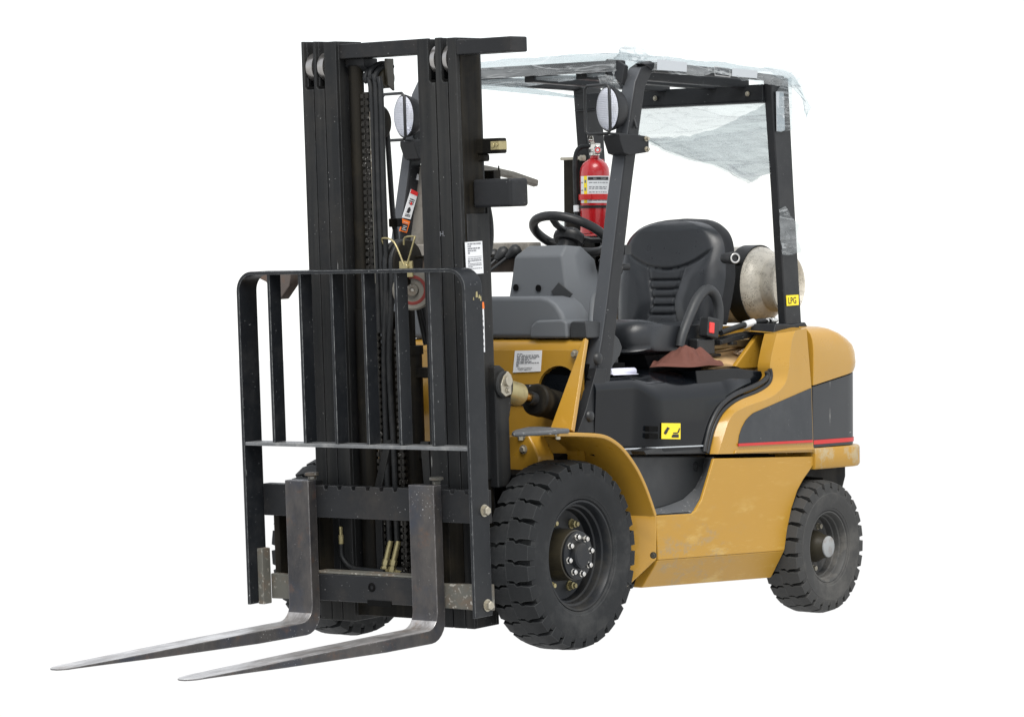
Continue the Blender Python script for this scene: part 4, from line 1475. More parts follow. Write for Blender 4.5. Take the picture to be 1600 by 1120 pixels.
def fork(yc_top, w, ztop):
    y0, y1 = yc_top - w / 2, yc_top + w / 2
    XS, TH = .470, .042                                      # front of the shank, its thickness
    zt_, R_ = .118, .055                                     # top of the blade at the heel, inner radius
    inn = [(XS, ztop), (XS, .55), (XS, .35), (XS, zt_ + R_)]
    inn += [(XS + R_ - R_ * math.cos(a), zt_ + R_ - R_ * math.sin(a)) for a in [PI / 2 * i / 6 for i in range(1, 7)]]
    blade_in = [(.75, zt_ - .001), (1.0, zt_ - .002), (1.25, zt_ - .004), (1.45, zt_ - .006), (1.61, zt_ - .007)]
    inn += blade_in
    out = [(XS - TH, ztop), (XS - TH, .55), (XS - TH, .35), (XS - TH, zt_ + R_)]
    Ro = .075
    out += [(XS - TH + Ro - Ro * math.cos(a), zt_ - .045 + Ro - Ro * math.sin(a)) for a in [PI / 2 * i / 6 for i in range(1, 7)]]
    out += [(.75, zt_ - .043), (1.0, zt_ - .035), (1.25, zt_ - .027), (1.45, zt_ - .019), (1.61, zt_ - .013)]
    def hw(x, i):
        if i < 10:
            return w / 2
        return w / 2 * (1.0 if x < 1.2 else 1 - .16 * (x - 1.2) / .41)
    bm = BM()
    rings = []
    for i, (p, q) in enumerate(zip(inn, out)):
        h = hw(p[0], i)
        rings.append([(p[0], yc_top - h, p[1]), (p[0], yc_top + h, p[1]), (q[0], yc_top + h, q[1]), (q[0], yc_top - h, q[1])])
    # rounded nose
    for dx, k in ((1.65, .72), (1.672, .45), (1.682, .20)):
        h = w / 2 * k
        rings.append([(dx, yc_top - h, zt_ - .008), (dx, yc_top + h, zt_ - .008), (dx, yc_top + h, zt_ - .013), (dx, yc_top - h, zt_ - .013)])
    loft(bm, rings)
    f = finish(bm, 'fork', ['fork', 'fork_top'], FL, bevel=.004, angle=40)
    for p in f.data.polygons:
        if p.normal.z > .55 and p.center.z < .3:
            p.material_index = 1
    f.rotation_euler = (0, TILT, 0)
    bm = BM()
    prism(bm, [(XS - TH, ztop), (XS - TH - .05, ztop - .005), (XS - TH - .055, ztop - .05), (XS - TH, ztop - .07)], 'y', y0 + .01, y1 - .01)
    finish(bm, 'fork_hook', 'carriage', f, bevel=.003)
    bm = BM()
    turn(bm, (XS - TH - .012, yc_top + .025, ztop + .0), (0, 0, 1), [(0, .014), (.010, .014), (.014, .024), (.022, .024), (.024, .018), (.024, 0)], 24)
    finish(bm, 'fork_lock_pin', 'rust_grey', f, angle=30)
    return f
fork(-.293, .106, .602)
fork(.2535, .108, .600)

# ---------------------------------------------------------------- overhead guard
og = empty('overhead_guard')
og.parent = FL
pil_front = [(-0.158, 0.46, 0.744), (-0.222, 0.46, 0.902), (-0.282, 0.46, 1.08), (-0.344, 0.46, 1.348), (-0.399, 0.46, 1.596), (-0.453, 0.46, 1.823), (-0.483, 0.46, 1.932)]
pil_back = [(-0.285, 0.46, 0.74), (-0.306, 0.46, 0.844), (-0.339, 0.46, 0.989), (-0.398, 0.46, 1.281), (-0.466, 0.46, 1.597), (-0.517, 0.46, 1.802), (-0.55, 0.46, 1.935)]
top_f = [(-0.499, 0.46, 1.978), (-0.536, 0.46, 2.021), (-0.592, 0.46, 2.044)]
top_b = [(-0.571, 0.46, 1.977), (-0.608, 0.46, 2.006), (-0.656, 0.46, 2.02)]
def front_pillar(y0, y1):
    bm = BM()
    fr = [(p[0], p[2]) for p in spline(pil_front + top_f, 3)]
    bk = [(p[0], p[2]) for p in spline(pil_back + top_b, 3)]
    n_ = 22
    fr = resample([(x, 0, z) for x, z in fr], n_)
    bk = resample([(x, 0, z) for x, z in bk], n_)
    loft(bm, [[(a.x, y0, a.z), (a.x, y1, a.z), (b.x, y1, b.z), (b.x, y0, b.z)] for a, b in zip(fr, bk)])
    p = finish(bm, 'front_pillar', ['guard', 'guard_lit'], og, bevel=.007, seg=3, angle=35)
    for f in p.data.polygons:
        if f.normal.x > .6:  # forward faces take the lit copy of the paint
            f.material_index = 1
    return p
pn = front_pillar(.402, .46)
pf = front_pillar(-.555, -.509)
# foot plate, flared, with two rivet caps
bm = BM()
prism(bm, xz([(-0.117, 0.462, 0.737), (-0.168, 0.462, 0.815), (-0.235, 0.462, 0.958), (-0.297, 0.462, 0.956), (-0.284, 0.462, 0.901), (-0.268, 0.462, 0.845), (-0.275, 0.462, 0.801), (-0.301, 0.462, 0.728)]), 'y', .43, .4645)
ft = finish(bm, 'pillar_foot', 'guard', pn, bevel=.003)
for q in [(-0.242, 0.465, 0.991), (-0.189, 0.465, 0.792)]:
    bm = BM()
    turn(bm, (q[0], .4595, q[2]), (0, 1, 0), [(0, .022), (.010, .020), (.016, .012), (.018, 0)], 24)
    finish(bm, 'rivet_cap', 'trim', pn, angle=50)
bm = BM()
prism(bm, xz([(-0.33, 0.44, 1.088), (-0.361, 0.44, 1.083), (-0.4, 0.44, 1.056), (-0.419, 0.44, 1.026), (-0.403, 0.44, 0.997), (-0.359, 0.44, 0.962), (-0.328, 0.44, 0.922), (-0.304, 0.44, 0.9)]), 'y', .33, .448)
finish(bm, 'pillar_cover', 'dash_dark', pn, bevel=.010, seg=3)
bm = BM()
slab(bm, [(-.47, .415, 1.955), (-.475, .425, 2.025), (-.478, .39, 2.045), (-.476, .345, 2.05), (-.47, .335, 2.03), (-.465, .36, 1.99)], .03)
finish(bm, 'corner_bracket', 'guard', og, bevel=.004)
# roof frame
bm = BM()
prism(bm, xz([(-0.529, 0.465, 2.031), (-0.633, 0.465, 2.041), (-1.091, 0.465, 2.038), (-1.469, 0.465, 2.029), (-1.469, 0.465, 2.008), (-1.286, 0.465, 2.009), (-0.621, 0.465, 2.004)]), 'y', .425, .465)
rb = finish(bm, 'roof_side_beam', 'guard', og, bevel=.005)
bm = BM()
prism(bm, xz([(-0.529, 0.465, 2.031), (-0.633, 0.465, 2.041), (-1.091, 0.465, 2.038), (-1.469, 0.465, 2.029), (-1.469, 0.465, 2.008), (-1.286, 0.465, 2.009), (-0.621, 0.465, 2.004)]), 'y', -.465, -.425)
finish(bm, 'roof_side_beam', 'guard', og, bevel=.005)
bm = BM()
box(bm, -.52, -.475, -.465, .40, 2.006, 2.044)
finish(bm, 'roof_front_beam', 'guard', og, bevel=.006)
bm = BM()
slab(bm, [(-.53, -.45, 2.004), (-.53, .30, 2.004), (-.80, -.30, 1.998), (-1.40, -.45, 1.99)], .01)
finish(bm, 'roof_liner', 'film_thick', og)
for y in (-.03, .20, .33):
    bm = BM()
    box(bm, -1.40, -.52, y - .022, y + .022, 1.985, 2.018)
    finish(bm, 'roof_slat', 'guard', og, bevel=.004)
bm = BM()
box(bm, -1.425, -1.372, -.44, .428, 1.934, 1.996)
box(bm, -1.43, -1.368, -.44, .428, 1.928, 1.934)
rx = finish(bm, 'roof_rear_beam', 'guard', og, bevel=.004)
for u in [(-1.366, 0.365, 1.962), (-1.366, -0.055, 1.963)]:
    bm = BM()
    hexbolt(bm, u, (1, 0, 0), .007, .009)
    finish(bm, 'bolt', 'zinc', rx)
# rear pillars
fr = [(p[0], p[2]) for p in [(-1.379, 0.46, 2.023), (-1.426, 0.46, 1.593), (-1.473, 0.46, 1.092)]]
bk = [(p[0], p[2]) for p in [(-1.504, 0.46, 2.024), (-1.539, 0.46, 1.595), (-1.586, 0.46, 1.09)]]
bm = BM()
prism(bm, fr + bk[::-1], 'y', .425, .46)
pr_ = finish(bm, 'rear_pillar', 'guard', og, bevel=.006, seg=3)
bm = BM()
prism(bm, fr + bk[::-1], 'y', -.455, -.405)
pl_ = finish(bm, 'rear_pillar', 'guard', og, bevel=.006, seg=3)
bm = BM()
prism(bm, xz([(-1.37, 0.468, 1.057), (-1.388, 0.468, 1.098), (-1.46, 0.468, 1.097), (-1.514, 0.468, 1.094), (-1.597, 0.468, 1.102), (-1.615, 0.468, 1.083), (-1.514, 0.468, 1.072), (-1.451, 0.468, 1.058)]), 'y', .36, .470)
finish(bm, 'pillar_plinth', 'guard', pr_, bevel=.005)
bm = BM()
box(bm, -1.49, -1.375, -.50, -.405, 1.05, 1.745)
finish(bm, 'pillar_sleeve', 'mast_dark', pl_, bevel=.004)
bm = BM()
bm.free()
for z in (1.745, 1.455):
    bm = BM()
    cyl(bm, (-1.36, -.50, z), (-1.36, -.40, z), .006, 10)
    cyl(bm, (-1.36, -.405, z), (-1.36, -.388, z), .012, 12)
    finish(bm, 'latch_pin', 'zinc', pl_)
q = [(-1.476, 0.462, 1.164), (-1.56, 0.462, 1.167), (-1.558, 0.462, 1.206), (-1.472, 0.462, 1.204)]
lab = quad_slab('gas_sticker', q, 'sticker_yellow', pr_)
bm = BM()
lettering(bm, q, 'LPG', .86, (.10, .19), .0024, .01)
finish(bm, 'lettering', 'ink', lab, smooth=False)
q = [(-0.991, 0.466, 2.008), (-1.093, 0.466, 2.006), (-1.093, 0.466, 2.04), (-0.987, 0.466, 2.043)]
lab = quad_slab('roof_label', q, 'ink_white', rb, .001)
q = [(-0.993, 0.468, 2.012), (-1.085, 0.468, 2.01), (-1.086, 0.468, 2.037), (-0.989, 0.468, 2.039)]
quad_slab('label_field', q, 'cast_dark', lab, .001)
bm = BM()
bars_on(bm, q, text_lines(12, 4, .1, .72, .12, .88), .002)
finish(bm, 'print', 'ink_grey', lab, smooth=False)
# warning label along the far front pillar
q = [(-0.372, -0.507, 1.503), (-0.419, -0.507, 1.497), (-0.466, -0.507, 1.597), (-0.425, -0.507, 1.609)]
lab = quad_slab('pillar_label', q, 'white', pf)
bm = BM()
bars_on(bm, q, text_lines(8, 3, .5, .72, .2, .85) + text_lines(9, 2, .06, .16, .2, .85), .0024)
poly_on(bm, q, [(.25, .2), (.6, .2), (.7, .32), (.5, .42), (.3, .36)], .0024)
finish(bm, 'print', 'ink', lab, smooth=False)
bm = BM()
poly_on(bm, q, [(.0, .86), (1, .86), (1, 1), (0, 1)], .0024)
poly_on(bm, q, [(.35, .50), (.6, .48), (.65, .56), (.45, .60)], .0026)
finish(bm, 'red_band', 'sticker_red', lab, smooth=False)
q = [(-0.354, -0.507, 1.454), (-0.396, -0.507, 1.447), (-0.417, -0.507, 1.49), (-0.372, -0.507, 1.499)]
lab = quad_slab('orange_label', q, 'sticker_orange', pf)
bm = BM()
bars_on(bm, q, [(.12, .88, .08, .66)], .0022)
finish(bm, 'label_field', 'ink', lab, smooth=False)
bm = BM()
bars_on(bm, q, [(.22, .78, .16, .22), (.25, .6, .3, .36), (.3, .75, .44, .5), (.2, .8, .76, .80)], .0030)
finish(bm, 'print', 'ink_white', lab, smooth=False)
q = [(-0.456, -0.507, 1.644), (-0.49, -0.507, 1.638), (-0.498, -0.507, 1.655), (-0.464, -0.507, 1.666)]
quad_slab('white_tape', q, 'white', pf)

# ---------------------------------------------------------------- headlights on the front pillars
def headlight(cx, cy, cz, px_, py):
    bm = BM()
    ey, ez = .050, .075
    def ring(x, k):
        return [(x, ey * k * math.cos(2 * PI * i / 32), ez * k * math.sin(2 * PI * i / 32)) for i in range(32)]
    loft(bm, [ring(-.078, .25), ring(-.073, .5), ring(-.058, .78), ring(-.032, .95), ring(-.004, 1.05), ring(.004, 1.07), ring(.006, 1.0), ring(-.002, .985)], cap=False)
    h = finish(bm, 'headlight', 'lamp_black', FL, angle=40, loc=(cx, cy, cz))
    h.rotation_euler = (0, .03, -.12)
    bm = BM()
    loft(bm, [ring(.004, 1.0), ring(.010, .985), ring(.016, .88), ring(.021, .6), ring(.023, .3), ring(.024, .05)])
    finish(bm, 'lens', 'lens', h, angle=60)
    bm = BM()
    loft(bm, [ring(.003, .97), ring(-.015, .90), ring(-.035, .70), ring(-.048, .42), ring(-.052, .20)], cap=False)
    finish(bm, 'reflector', 'reflector', h, angle=60)
    bm = BM()
    turn(bm, (-.052, 0, 0), (1, 0, 0), [(0, .014), (.012, .014), (.014, .009), (.032, .009), (.038, .005), (.04, 0)], 16)
    finish(bm, 'bulb', 'zinc', h, angle=50)
    bm = BM()
    y0, y1, z0, z1, xx = -.066, .050, -.088, .082, .050
    c = .012
    loop = [(xx, y0 + c, z0), (xx, y1 - c, z0), (xx, y1, z0 + c), (xx, y1, z1 - c), (xx, y1 - c, z1), (xx, y0 + c, z1), (xx, y0, z1 - c), (xx, y0, z0 + c)]
    tube(bm, loop, .0058, 8, closed=True)
    finish(bm, 'wire_guard', 'trim', h, angle=60)
    bm = BM()
    for zz in (z0,):
        tube(bm, [(xx, y1 - .01, zz), (.0, y1 - .01, zz - .002), (-.04, y1 - .012, zz - .004)], .0042, 8)
    finish(bm, 'guard_stay', 'trim', h, angle=60)
    bm = BM()
    prism(bm, [(.02, -.092), (.02, -.11), (-.0, -.158), (-.03, -.165), (-.135, -.155), (-.135, -.100), (-.06, -.092)], 'y', -.012, .066)
    br = finish(bm, 'lamp_bracket', 'lamp_black', h, bevel=.004)
    bm = BM()
    for zz in (-.108, -.145):
        turn(bm, (-.118, .066, zz), (0, 1, 0), [(0, .010), (.004, .010), (.004, .006), (.014, .006), (.014, 0)], 8)
    finish(bm, 'bracket_bolt', 'zinc', br)
    bm = BM()
    cyl(bm, (-.05, .0, -.08), (-.05, .0, -.11), .009, 10)
    tube(bm, [(-.08, .0, .01), (-.10, .02, -.02), (-.10, .04, -.07)], .005, 8, per=4)
    finish(bm, 'lamp_stud', 'trim', h)
    return h
headlight(-.385, .418, 1.866, 0, 0)
headlight(-.385, -.500, 1.876, 0, 0)

ptk = list(zip([(-0.42, -0.095, 1.356), (-0.42, -0.042, 1.363), (-0.42, -0.138, 1.348)], [(-0.36, -0.125, 1.301), (-0.36, -0.12, 1.287), (-0.36, -0.154, 1.301)]))
ab = [(-0.516, -0.515, 1.691), (-0.659, -0.515, 1.697), (-0.825, -0.515, 1.698), (-0.897, -0.515, 1.693), (-1.059, -0.515, 1.675), (-1.216, -0.515, 1.646)]
arm = [(-0.927, 0.345, 1.019), (-0.944, 0.345, 1.061), (-0.991, 0.345, 1.129), (-1.043, 0.345, 1.192), (-1.103, 0.345, 1.227), (-1.154, 0.345, 1.215), (-1.184, 0.345, 1.172), (-1.188, 0.345, 1.115), (-1.178, 0.345, 1.072)]
bk0 = Vector([(-1.085, 0.37, 1.087)][0])
kn = Vector([(-1.186, 0.405, 1.344)][0])

# ---------------------------------------------------------------- dash, steering column, levers
bm = BM()
cow = [(-.44, 1.062), (-.44, 1.17), (-.42, 1.20), (-.38, 1.21), (.24, 1.21), (.275, 1.203), (.305, 1.183), (.33, 1.15), (.346, 1.11), (.352, 1.062)]
prism(bm, cow, 'x', -.38, -.212)
dash = finish(bm, 'dashboard_cowl', 'dash', FL, bevel=.022, seg=5, angle=50)
bm = BM()
prism(bm, [(.20, 1.062), (.205, 1.105), (.23, 1.125), (.34, 1.128), (.362, 1.12), (.365, 1.062)], 'x', -.36, -.196)
finish(bm, 'dash_step', 'dash', dash, bevel=.010, seg=3)
bm = BM()
prism(bm, [(.37, 1.062), (.37, 1.115), (.38, 1.122), (.44, 1.120), (.446, 1.062)], 'x', -.35, -.205)
finish(bm, 'floor_edge_panel', 'dash_dark', dash, bevel=.006)
bm = BM()
box(bm, -.60, -.36, -.44, .30, .93, 1.060)
finish(bm, 'floor_board', 'dash_dark', FL, bevel=.004)
# steering column cover
bm = BM()
rings = []
for z, xf, xb, y0, y1 in ((1.06, -.345, -.56, -.03, .262), (1.16, -.350, -.56, -.012, .258), (1.25, -.354, -.55, .004, .243), (1.352, -.358, -.53, .018, .224), (1.390, -.392, -.52, .055, .222)):
    rings.append([(xf, y0, z), (xf, y1, z), (xf - .05, y1 + .030, z - .0), (xb, y1 + .036, z - .05 * (z > 1.3)), (xb, y0 - .02, z - .05 * (z > 1.3)), (xf - .05, y0 - .015, z)])
loft(bm, rings)
colm = finish(bm, 'steering_column', 'dash', FL, bevel=.008, seg=3, angle=30)
bm = BM()
for q in [(-0.352, 0.03, 1.241), (-0.352, 0.13, 1.238)]:
    turn(bm, (q[0] + .003, q[1], q[2]), (1, 0, 0), [(0, .0125), (.001, .0125), (.001, 0)], 24)
finish(bm, 'round_hole', 'black', colm)
bm = BM()
slab(bm, [(-0.351, 0.187, 1.225), (-0.351, 0.221, 1.258), (-0.351, 0.282, 1.217), (-0.351, 0.237, 1.174)], .006)
finish(bm, 'panel_opening', 'dash_dark', colm, bevel=.002)
bm = BM()
for q in [(-0.375, 0.114, 1.36)] + [(-0.42, 0.256, 1.317), (-0.42, 0.225, 1.254)]:
    turn(bm, q, (1, .2, .3), [(0, .004), (.002, .003), (.002, 0)], 10)
finish(bm, 'screw', 'dash_dark', colm)
bm = BM()
for i in range(7):
    p = Vector((-.50, .285, 1.315)) + Vector((-.010, .008, -.002)) * i
    turn(bm, p, (-.75, .6, -.1), [(0, .018), (.004, .028 - i * .0018), (.010, .018)], 18)
cyl(bm, (-.55, .32, 1.31), (-.60, .35, 1.312), .012, 10)
box(bm, -.60, -.56, .30, .36, 1.355, 1.39)
finish(bm, 'column_stalk', 'trim', colm, angle=40)
# steering wheel
wc = Vector([(-0.56, 0.12, 1.432)][0])
bm = BM()
tube(bm, [(.139 * math.cos(2 * PI * i / 40), .139 * math.sin(2 * PI * i / 40), 0) for i in range(40)], .0168, 12, closed=True)
sw = finish(bm, 'steering_wheel', 'trim', FL, angle=60, loc=wc)
sw.rotation_euler = (0, -math.radians(28), 0)
bm = BM()
loft(bm, [[(.050 * math.cos(a) * k, .062 * math.sin(a) * k, z) for a in [2 * PI * i / 24 for i in range(24)]] for k, z in ((.9, -.035), (1.0, -.02), (1.0, -.004), (.92, .002))])
finish(bm, 'wheel_hub', 'trim', sw, angle=40, bevel=.003)
bm = BM()
prism(bm, [(.034, -.032), (.034, .032), (.022, .042), (-.026, .040), (-.030, .034), (-.030, -.034), (-.026, -.040), (.022, -.042)], 'z', .0, .012)
finish(bm, 'horn_pad', 'dash_dark', sw, bevel=.004, seg=3)
for a in (.35, PI - .35, -PI / 2):
    bm = BM()
    sweep(bm, [(.04 * math.sin(a) * -1, .04 * math.cos(a), -.006), (.085 * -math.sin(a), .085 * math.cos(a), -.010), (.134 * -math.sin(a), .134 * math.cos(a), 0)], lambda t: [(-.006, -.018 + .005 * t), (.006, -.016 + .005 * t), (.006, .016 - .005 * t), (-.006, .018 - .005 * t)], upv=(0, 0, 1))
    finish(bm, 'spoke', 'trim', sw, bevel=.003)
bm = BM()
cyl(bm, wc + Vector((.02, 0, -.03)), wc + Vector((.06, 0, -.12)), .034, 18)
finish(bm, 'column_shaft', 'trim', colm, angle=40)
# grab handle beside the column
bm = BM()
tube(bm, [(-.30, .40, 1.11), (-.34, .38, 1.19), (-.39, .37, 1.225), (-.43, .36, 1.22)], .015, 12, per=5)
finish(bm, 'grab_handle', 'dash', FL, angle=60)
bm = BM()
tube(bm, [(-.36, .41, 1.10), (-.39, .40, 1.135), (-.43, .39, 1.13), (-.45, .38, 1.10)], .012, 10, per=5)
finish(bm, 'floor_bracket', 'dash', FL, angle=60)
# lever console with its knobs on the far side
bm = BM()
box(bm, -.52, -.44, -.52, .02, 1.352, 1.405)
con = finish(bm, 'lever_console', 'weathered', FL, bevel=.006, seg=3)
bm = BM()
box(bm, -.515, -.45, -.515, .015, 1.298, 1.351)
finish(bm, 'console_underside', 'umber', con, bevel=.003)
bm = BM()
slab(bm, [(-.47, -.56, 1.26), (-.47, -.42, 1.26), (-.47, -.41, 1.56), (-.47, -.45, 1.70), (-.47, -.50, 1.70), (-.47, -.56, 1.40)], .05)
finish(bm, 'console_post', 'weathered', con, bevel=.004)
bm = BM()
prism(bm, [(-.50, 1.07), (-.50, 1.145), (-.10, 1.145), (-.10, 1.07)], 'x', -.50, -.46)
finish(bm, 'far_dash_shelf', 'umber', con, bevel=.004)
for k, (u, v, u2, v2) in enumerate(((781, 400, 755, 424), (799, 397, 757, 428), (766, 404, 745, 424))):
    a = Vector(ptk[k][0])
    b = Vector(ptk[k][1])
    d = (a - b).normalized()
    bm = BM()
    tube(bm, [b, a], .0055, 10)
    lv = finish(bm, 'hydraulic_lever', 'zinc' if False else 'dash_dark', FL, angle=60)
    bm = BM()
    turn(bm, a - d * .022, d, [(0, 0), (0, .010), (.012, .014), (.03, .022), (.045, .024), (.058, .017), (.062, 0)], 20)
    finish(bm, 'lever_knob', 'trim', lv, angle=60)
# weathered assist bar on the far side
bm = BM()
sweep(bm, ab, [(-.015, -.012), (.011, -.012), (.015, .012), (-.011, .012)])
finish(bm, 'assist_bar', 'weathered', FL, bevel=.006, seg=3)

# ---------------------------------------------------------------- seat
YC, XS0 = .074, -1.20
def back_w(t):
    w = .226 + .022 * math.sin(min(1, t / .55) * PI * .5) - .012 * max(0, t - .45)
    if t > .45:
        w *= (1 - .10 * (t - .45) / .55) * max(0, 1 - ((t - .45) / .55) ** 5.5) ** .45
    return max(w, .002)
def back_front(s, t):
    """s in -1..1, t in 0..1 -> forward offset"""
    a = abs(s)
    d = -.040 * max(0, (a - .72) / .28) ** 2.2 - .04 * max(0, (t - .90) / .10) ** 2
    def groove(dist, wd=.022, dep=.010):
        return -dep * math.exp(-(dist / wd) ** 2)
    tA = .535 + .26 * s * s
    if a < .86:
        k = 1 - ramp3(a, .74, .86)
        d += groove(t - tA, .013, .009) * k
    if t < tA:
        sb = .20 + .25 * max(0, (t - .24)) ** 1.1 * 2.0 + .9 * max(0, .22 - t) ** 1.6 * 2
        e = a - sb
        if t < tA - .015:
            d += groove(e, .020, .006)
        if e > 0:
            d += .014 * ramp3(e, 0, .25) * (1 - ramp3(a, .62, 1)) * (1 - ramp3(t, tA - .16, tA + .02)) * ramp3(t, -.25, .15)
        elif e < 0:
            for tg in (.43, .345, .265, .185, .105):
                d += groove(t - tg - .04 * s * s, .011, .009)
    return d
def back_pt(s, t, rear=False):
    z = 1.095 + .395 * t
    w = back_w(t)
    lean = -.075 * t
    x = XS0 + lean + (back_front(s, t) if not rear else -.085 + .045 * abs(s) ** 3 + .04 * max(0, (t - .8) / .2) ** 2)
    return (x, YC + s * w, z)
bm = BM()
NS, NT_ = 90, 90
tt = [1 - (1 - j / NT_) ** 1.35 for j in range(NT_ + 1)]
F = [[bm.verts.new(back_pt(-1 + 2 * i / NS, t)) for t in tt] for i in range(NS + 1)]
for i in range(NS):
    for j in range(NT_):
        bm.faces.new((F[i][j], F[i + 1][j], F[i + 1][j + 1], F[i][j + 1]))
seat = finish(bm, 'driver_seat', 'vinyl', FL, angle=80)
bm = BM()
edge = [(-1, t) for t in tt[::3]] + [(1, t) for t in reversed(tt[::3])]
r0 = [Vector(back_pt(s, t)) for s, t in edge]
r1 = []
for s, t in edge:
    p = Vector(back_pt(s, t))
    out = Vector((0, s * .010 * (1 - t * .6), .010 * max(0, t - .5) * 2))
    r1.append(p + Vector((-.02, 0, 0)) + out)
r2 = [p + Vector((-.035, 0, 0)) for p in r1]
r3 = [Vector((p.x - .02, YC + (p.y - YC) * .86, 1.095 + (p.z - 1.095) * .965)) for p in r2]
rs = [[bm.verts.new(p) for p in r] for r in (r0, r1, r2, r3)]
for a, b in zip(rs, rs[1:]):
    for i in range(len(a) - 1):
        bm.faces.new((a[i], a[i + 1], b[i + 1], b[i]))
n_ = len(r3)
for i in range(n_ // 2 - 1):
    bm.faces.new((rs[3][i], rs[3][i + 1], rs[3][n_ - 2 - i], rs[3][n_ - 1 - i]))
finish(bm, 'backrest_shell', 'seat_shell', seat, angle=50)
# cushion
bm = BM()
def cushion(s, t):
    """rounded pad: s runs round the section from the rear edge over the top and down the front, t across"""
    u = -1 + 2 * t
    sec = [(-1.215, 1.02), (-1.21, 1.095), (-1.17, 1.112), (-1.0, 1.108), (-.86, 1.114), (-.775, 1.122), (-.725, 1.112), (-.700, 1.085), (-.694, 1.05), (-.705, 1.015), (-.74, .992), (-1.19, .992)]
    sp_ = cush_sec
    x, z = sp_[int(round(s * (len(sp_) - 1)))]
    a = abs(u)
    k = (1 - max(0, (a - .70) / .30) ** 2.4 * .24)           # the sides close in
    cx_, cz_ = -.95, 1.052
    x, z = cx_ + (x - cx_) * (1 - (1 - k) * .35), cz_ + (z - cz_) * k
    x -= .045 * max(0, (a - .6) / .4) ** 2.2 * ramp3(x, -.95, -.72)
    z -= .004 * math.exp(-((a - .44) / .03) ** 2) * ramp3(z, 1.07, 1.10)
    return (x, YC + .252 * u, z)
cush_sec = [(p.x, p.z) for p in resample(spline([(-1.215, 0, 1.02), (-1.21, 0, 1.095), (-1.17, 0, 1.112), (-1.0, 0, 1.108), (-.86, 0, 1.114), (-.775, 0, 1.122), (-.725, 0, 1.112), (-.700, 0, 1.085), (-.694, 0, 1.05), (-.705, 0, 1.015), (-.74, 0, .992), (-1.19, 0, .992)], 6), 80)]
gv = grid(bm, 80, 60, cushion)
bm.faces.new([r[0] for r in gv])
bm.faces.new([r[-1] for r in gv])
cu = finish(bm, 'seat_cushion', 'vinyl', seat, angle=60)
bm = BM()
prism(bm, [(-1.18, .935), (-1.18, .995), (-.80, .995), (-.84, .935)], 'y', YC - .20, YC + .20)
box(bm, -1.22, -1.02, YC + .10, YC + .262, .978, .990)
finish(bm, 'seat_base', 'seat_shell', seat, bevel=.005)
bm = BM()
tube(bm, arm, lambda t: .0165 + .003 * math.sin(t * PI), 14, per=6)
finish(bm, 'hip_restraint', 'dash_dark', seat, angle=60)
bm = BM()
obox(bm, bk0, (.075, .045, .075), (0, -.15, 0))
obox(bm, bk0 + Vector((.02, -.02, -.07)), (.115, .045, .062), (0, 0, 0))
bu = finish(bm, 'belt_buckle', 'trim', seat, bevel=.008, seg=3)
bm = BM()
obox(bm, bk0 + Vector((.018, .021, .0)), (.030, .012, .040), (0, -.1, 0))
finish(bm, 'release_button', 'buckle', bu, bevel=.003)
bm = BM()
turn(bm, kn, (.55, .83, 0), [(-.06, .020), (-.01, .021), (.0, .023), (.03, .023), (.034, .020), (.034, .013), (.028, .012), (.028, 0)], 24)
kb = finish(bm, 'recliner_knob', 'trim', seat, angle=30)
bm = BM()
turn(bm, kn, (.55, .83, 0), [(.0345, .0135), (.0355, .0165), (.0345, .019)], 24)
finish(bm, 'knob_ring', 'chrome', kb)

# ---------------------------------------------------------------- things carried on the truck
# gas cylinder lying across the rear deck
tk = empty('gas_cylinder', (-1.68, -.105, 1.098))
tag(tk, 'scuffed whitish gas cylinder lying across the rear deck behind the driver seat', 'gas cylinder')
bm = BM()
TC = (0, 0, .148)
prf = [(-.42, 0), (-.42, .06), (-.40, .10), (-.36, .135), (-.31, .148)] + [(-.31 + i * .1, .148) for i in range(1, 7)] + [(.315, .148), (.335, .144), (.355, .134), (.375, .116), (.395, .085), (.405, .05), (.408, 0)]
turn(bm, TC, (0, 1, 0), prf, 64)
finish(bm, 'cylinder_body', 'tank', tk, angle=40)
bm = BM()
turn(bm, TC, (0, 1, 0), [(.36, .100), (.435, .116), (.445, .120), (.450, .116), (.445, .110), (.37, .094)], 48)
finish(bm, 'foot_ring', 'tank', tk, angle=40)
for y in (.290, -.2):
    bm = BM()
    turn(bm, TC, (0, 1, 0), [(y - .032, .149), (y - .032, .1535), (y + .032, .1535), (y + .032, .149)], 64)
    finish(bm, 'clamp_band', 'strap_black', tk, angle=40)
bm = BM()
obox(bm, (.115, .255, .245), (.05, .05, .016), (0, .5, 0))
obox(bm, (.135, .27, .235), (.012, .09, .02), (0, .5, 0))
finish(bm, 'band_latch', 'strap_black', tk, bevel=.004)

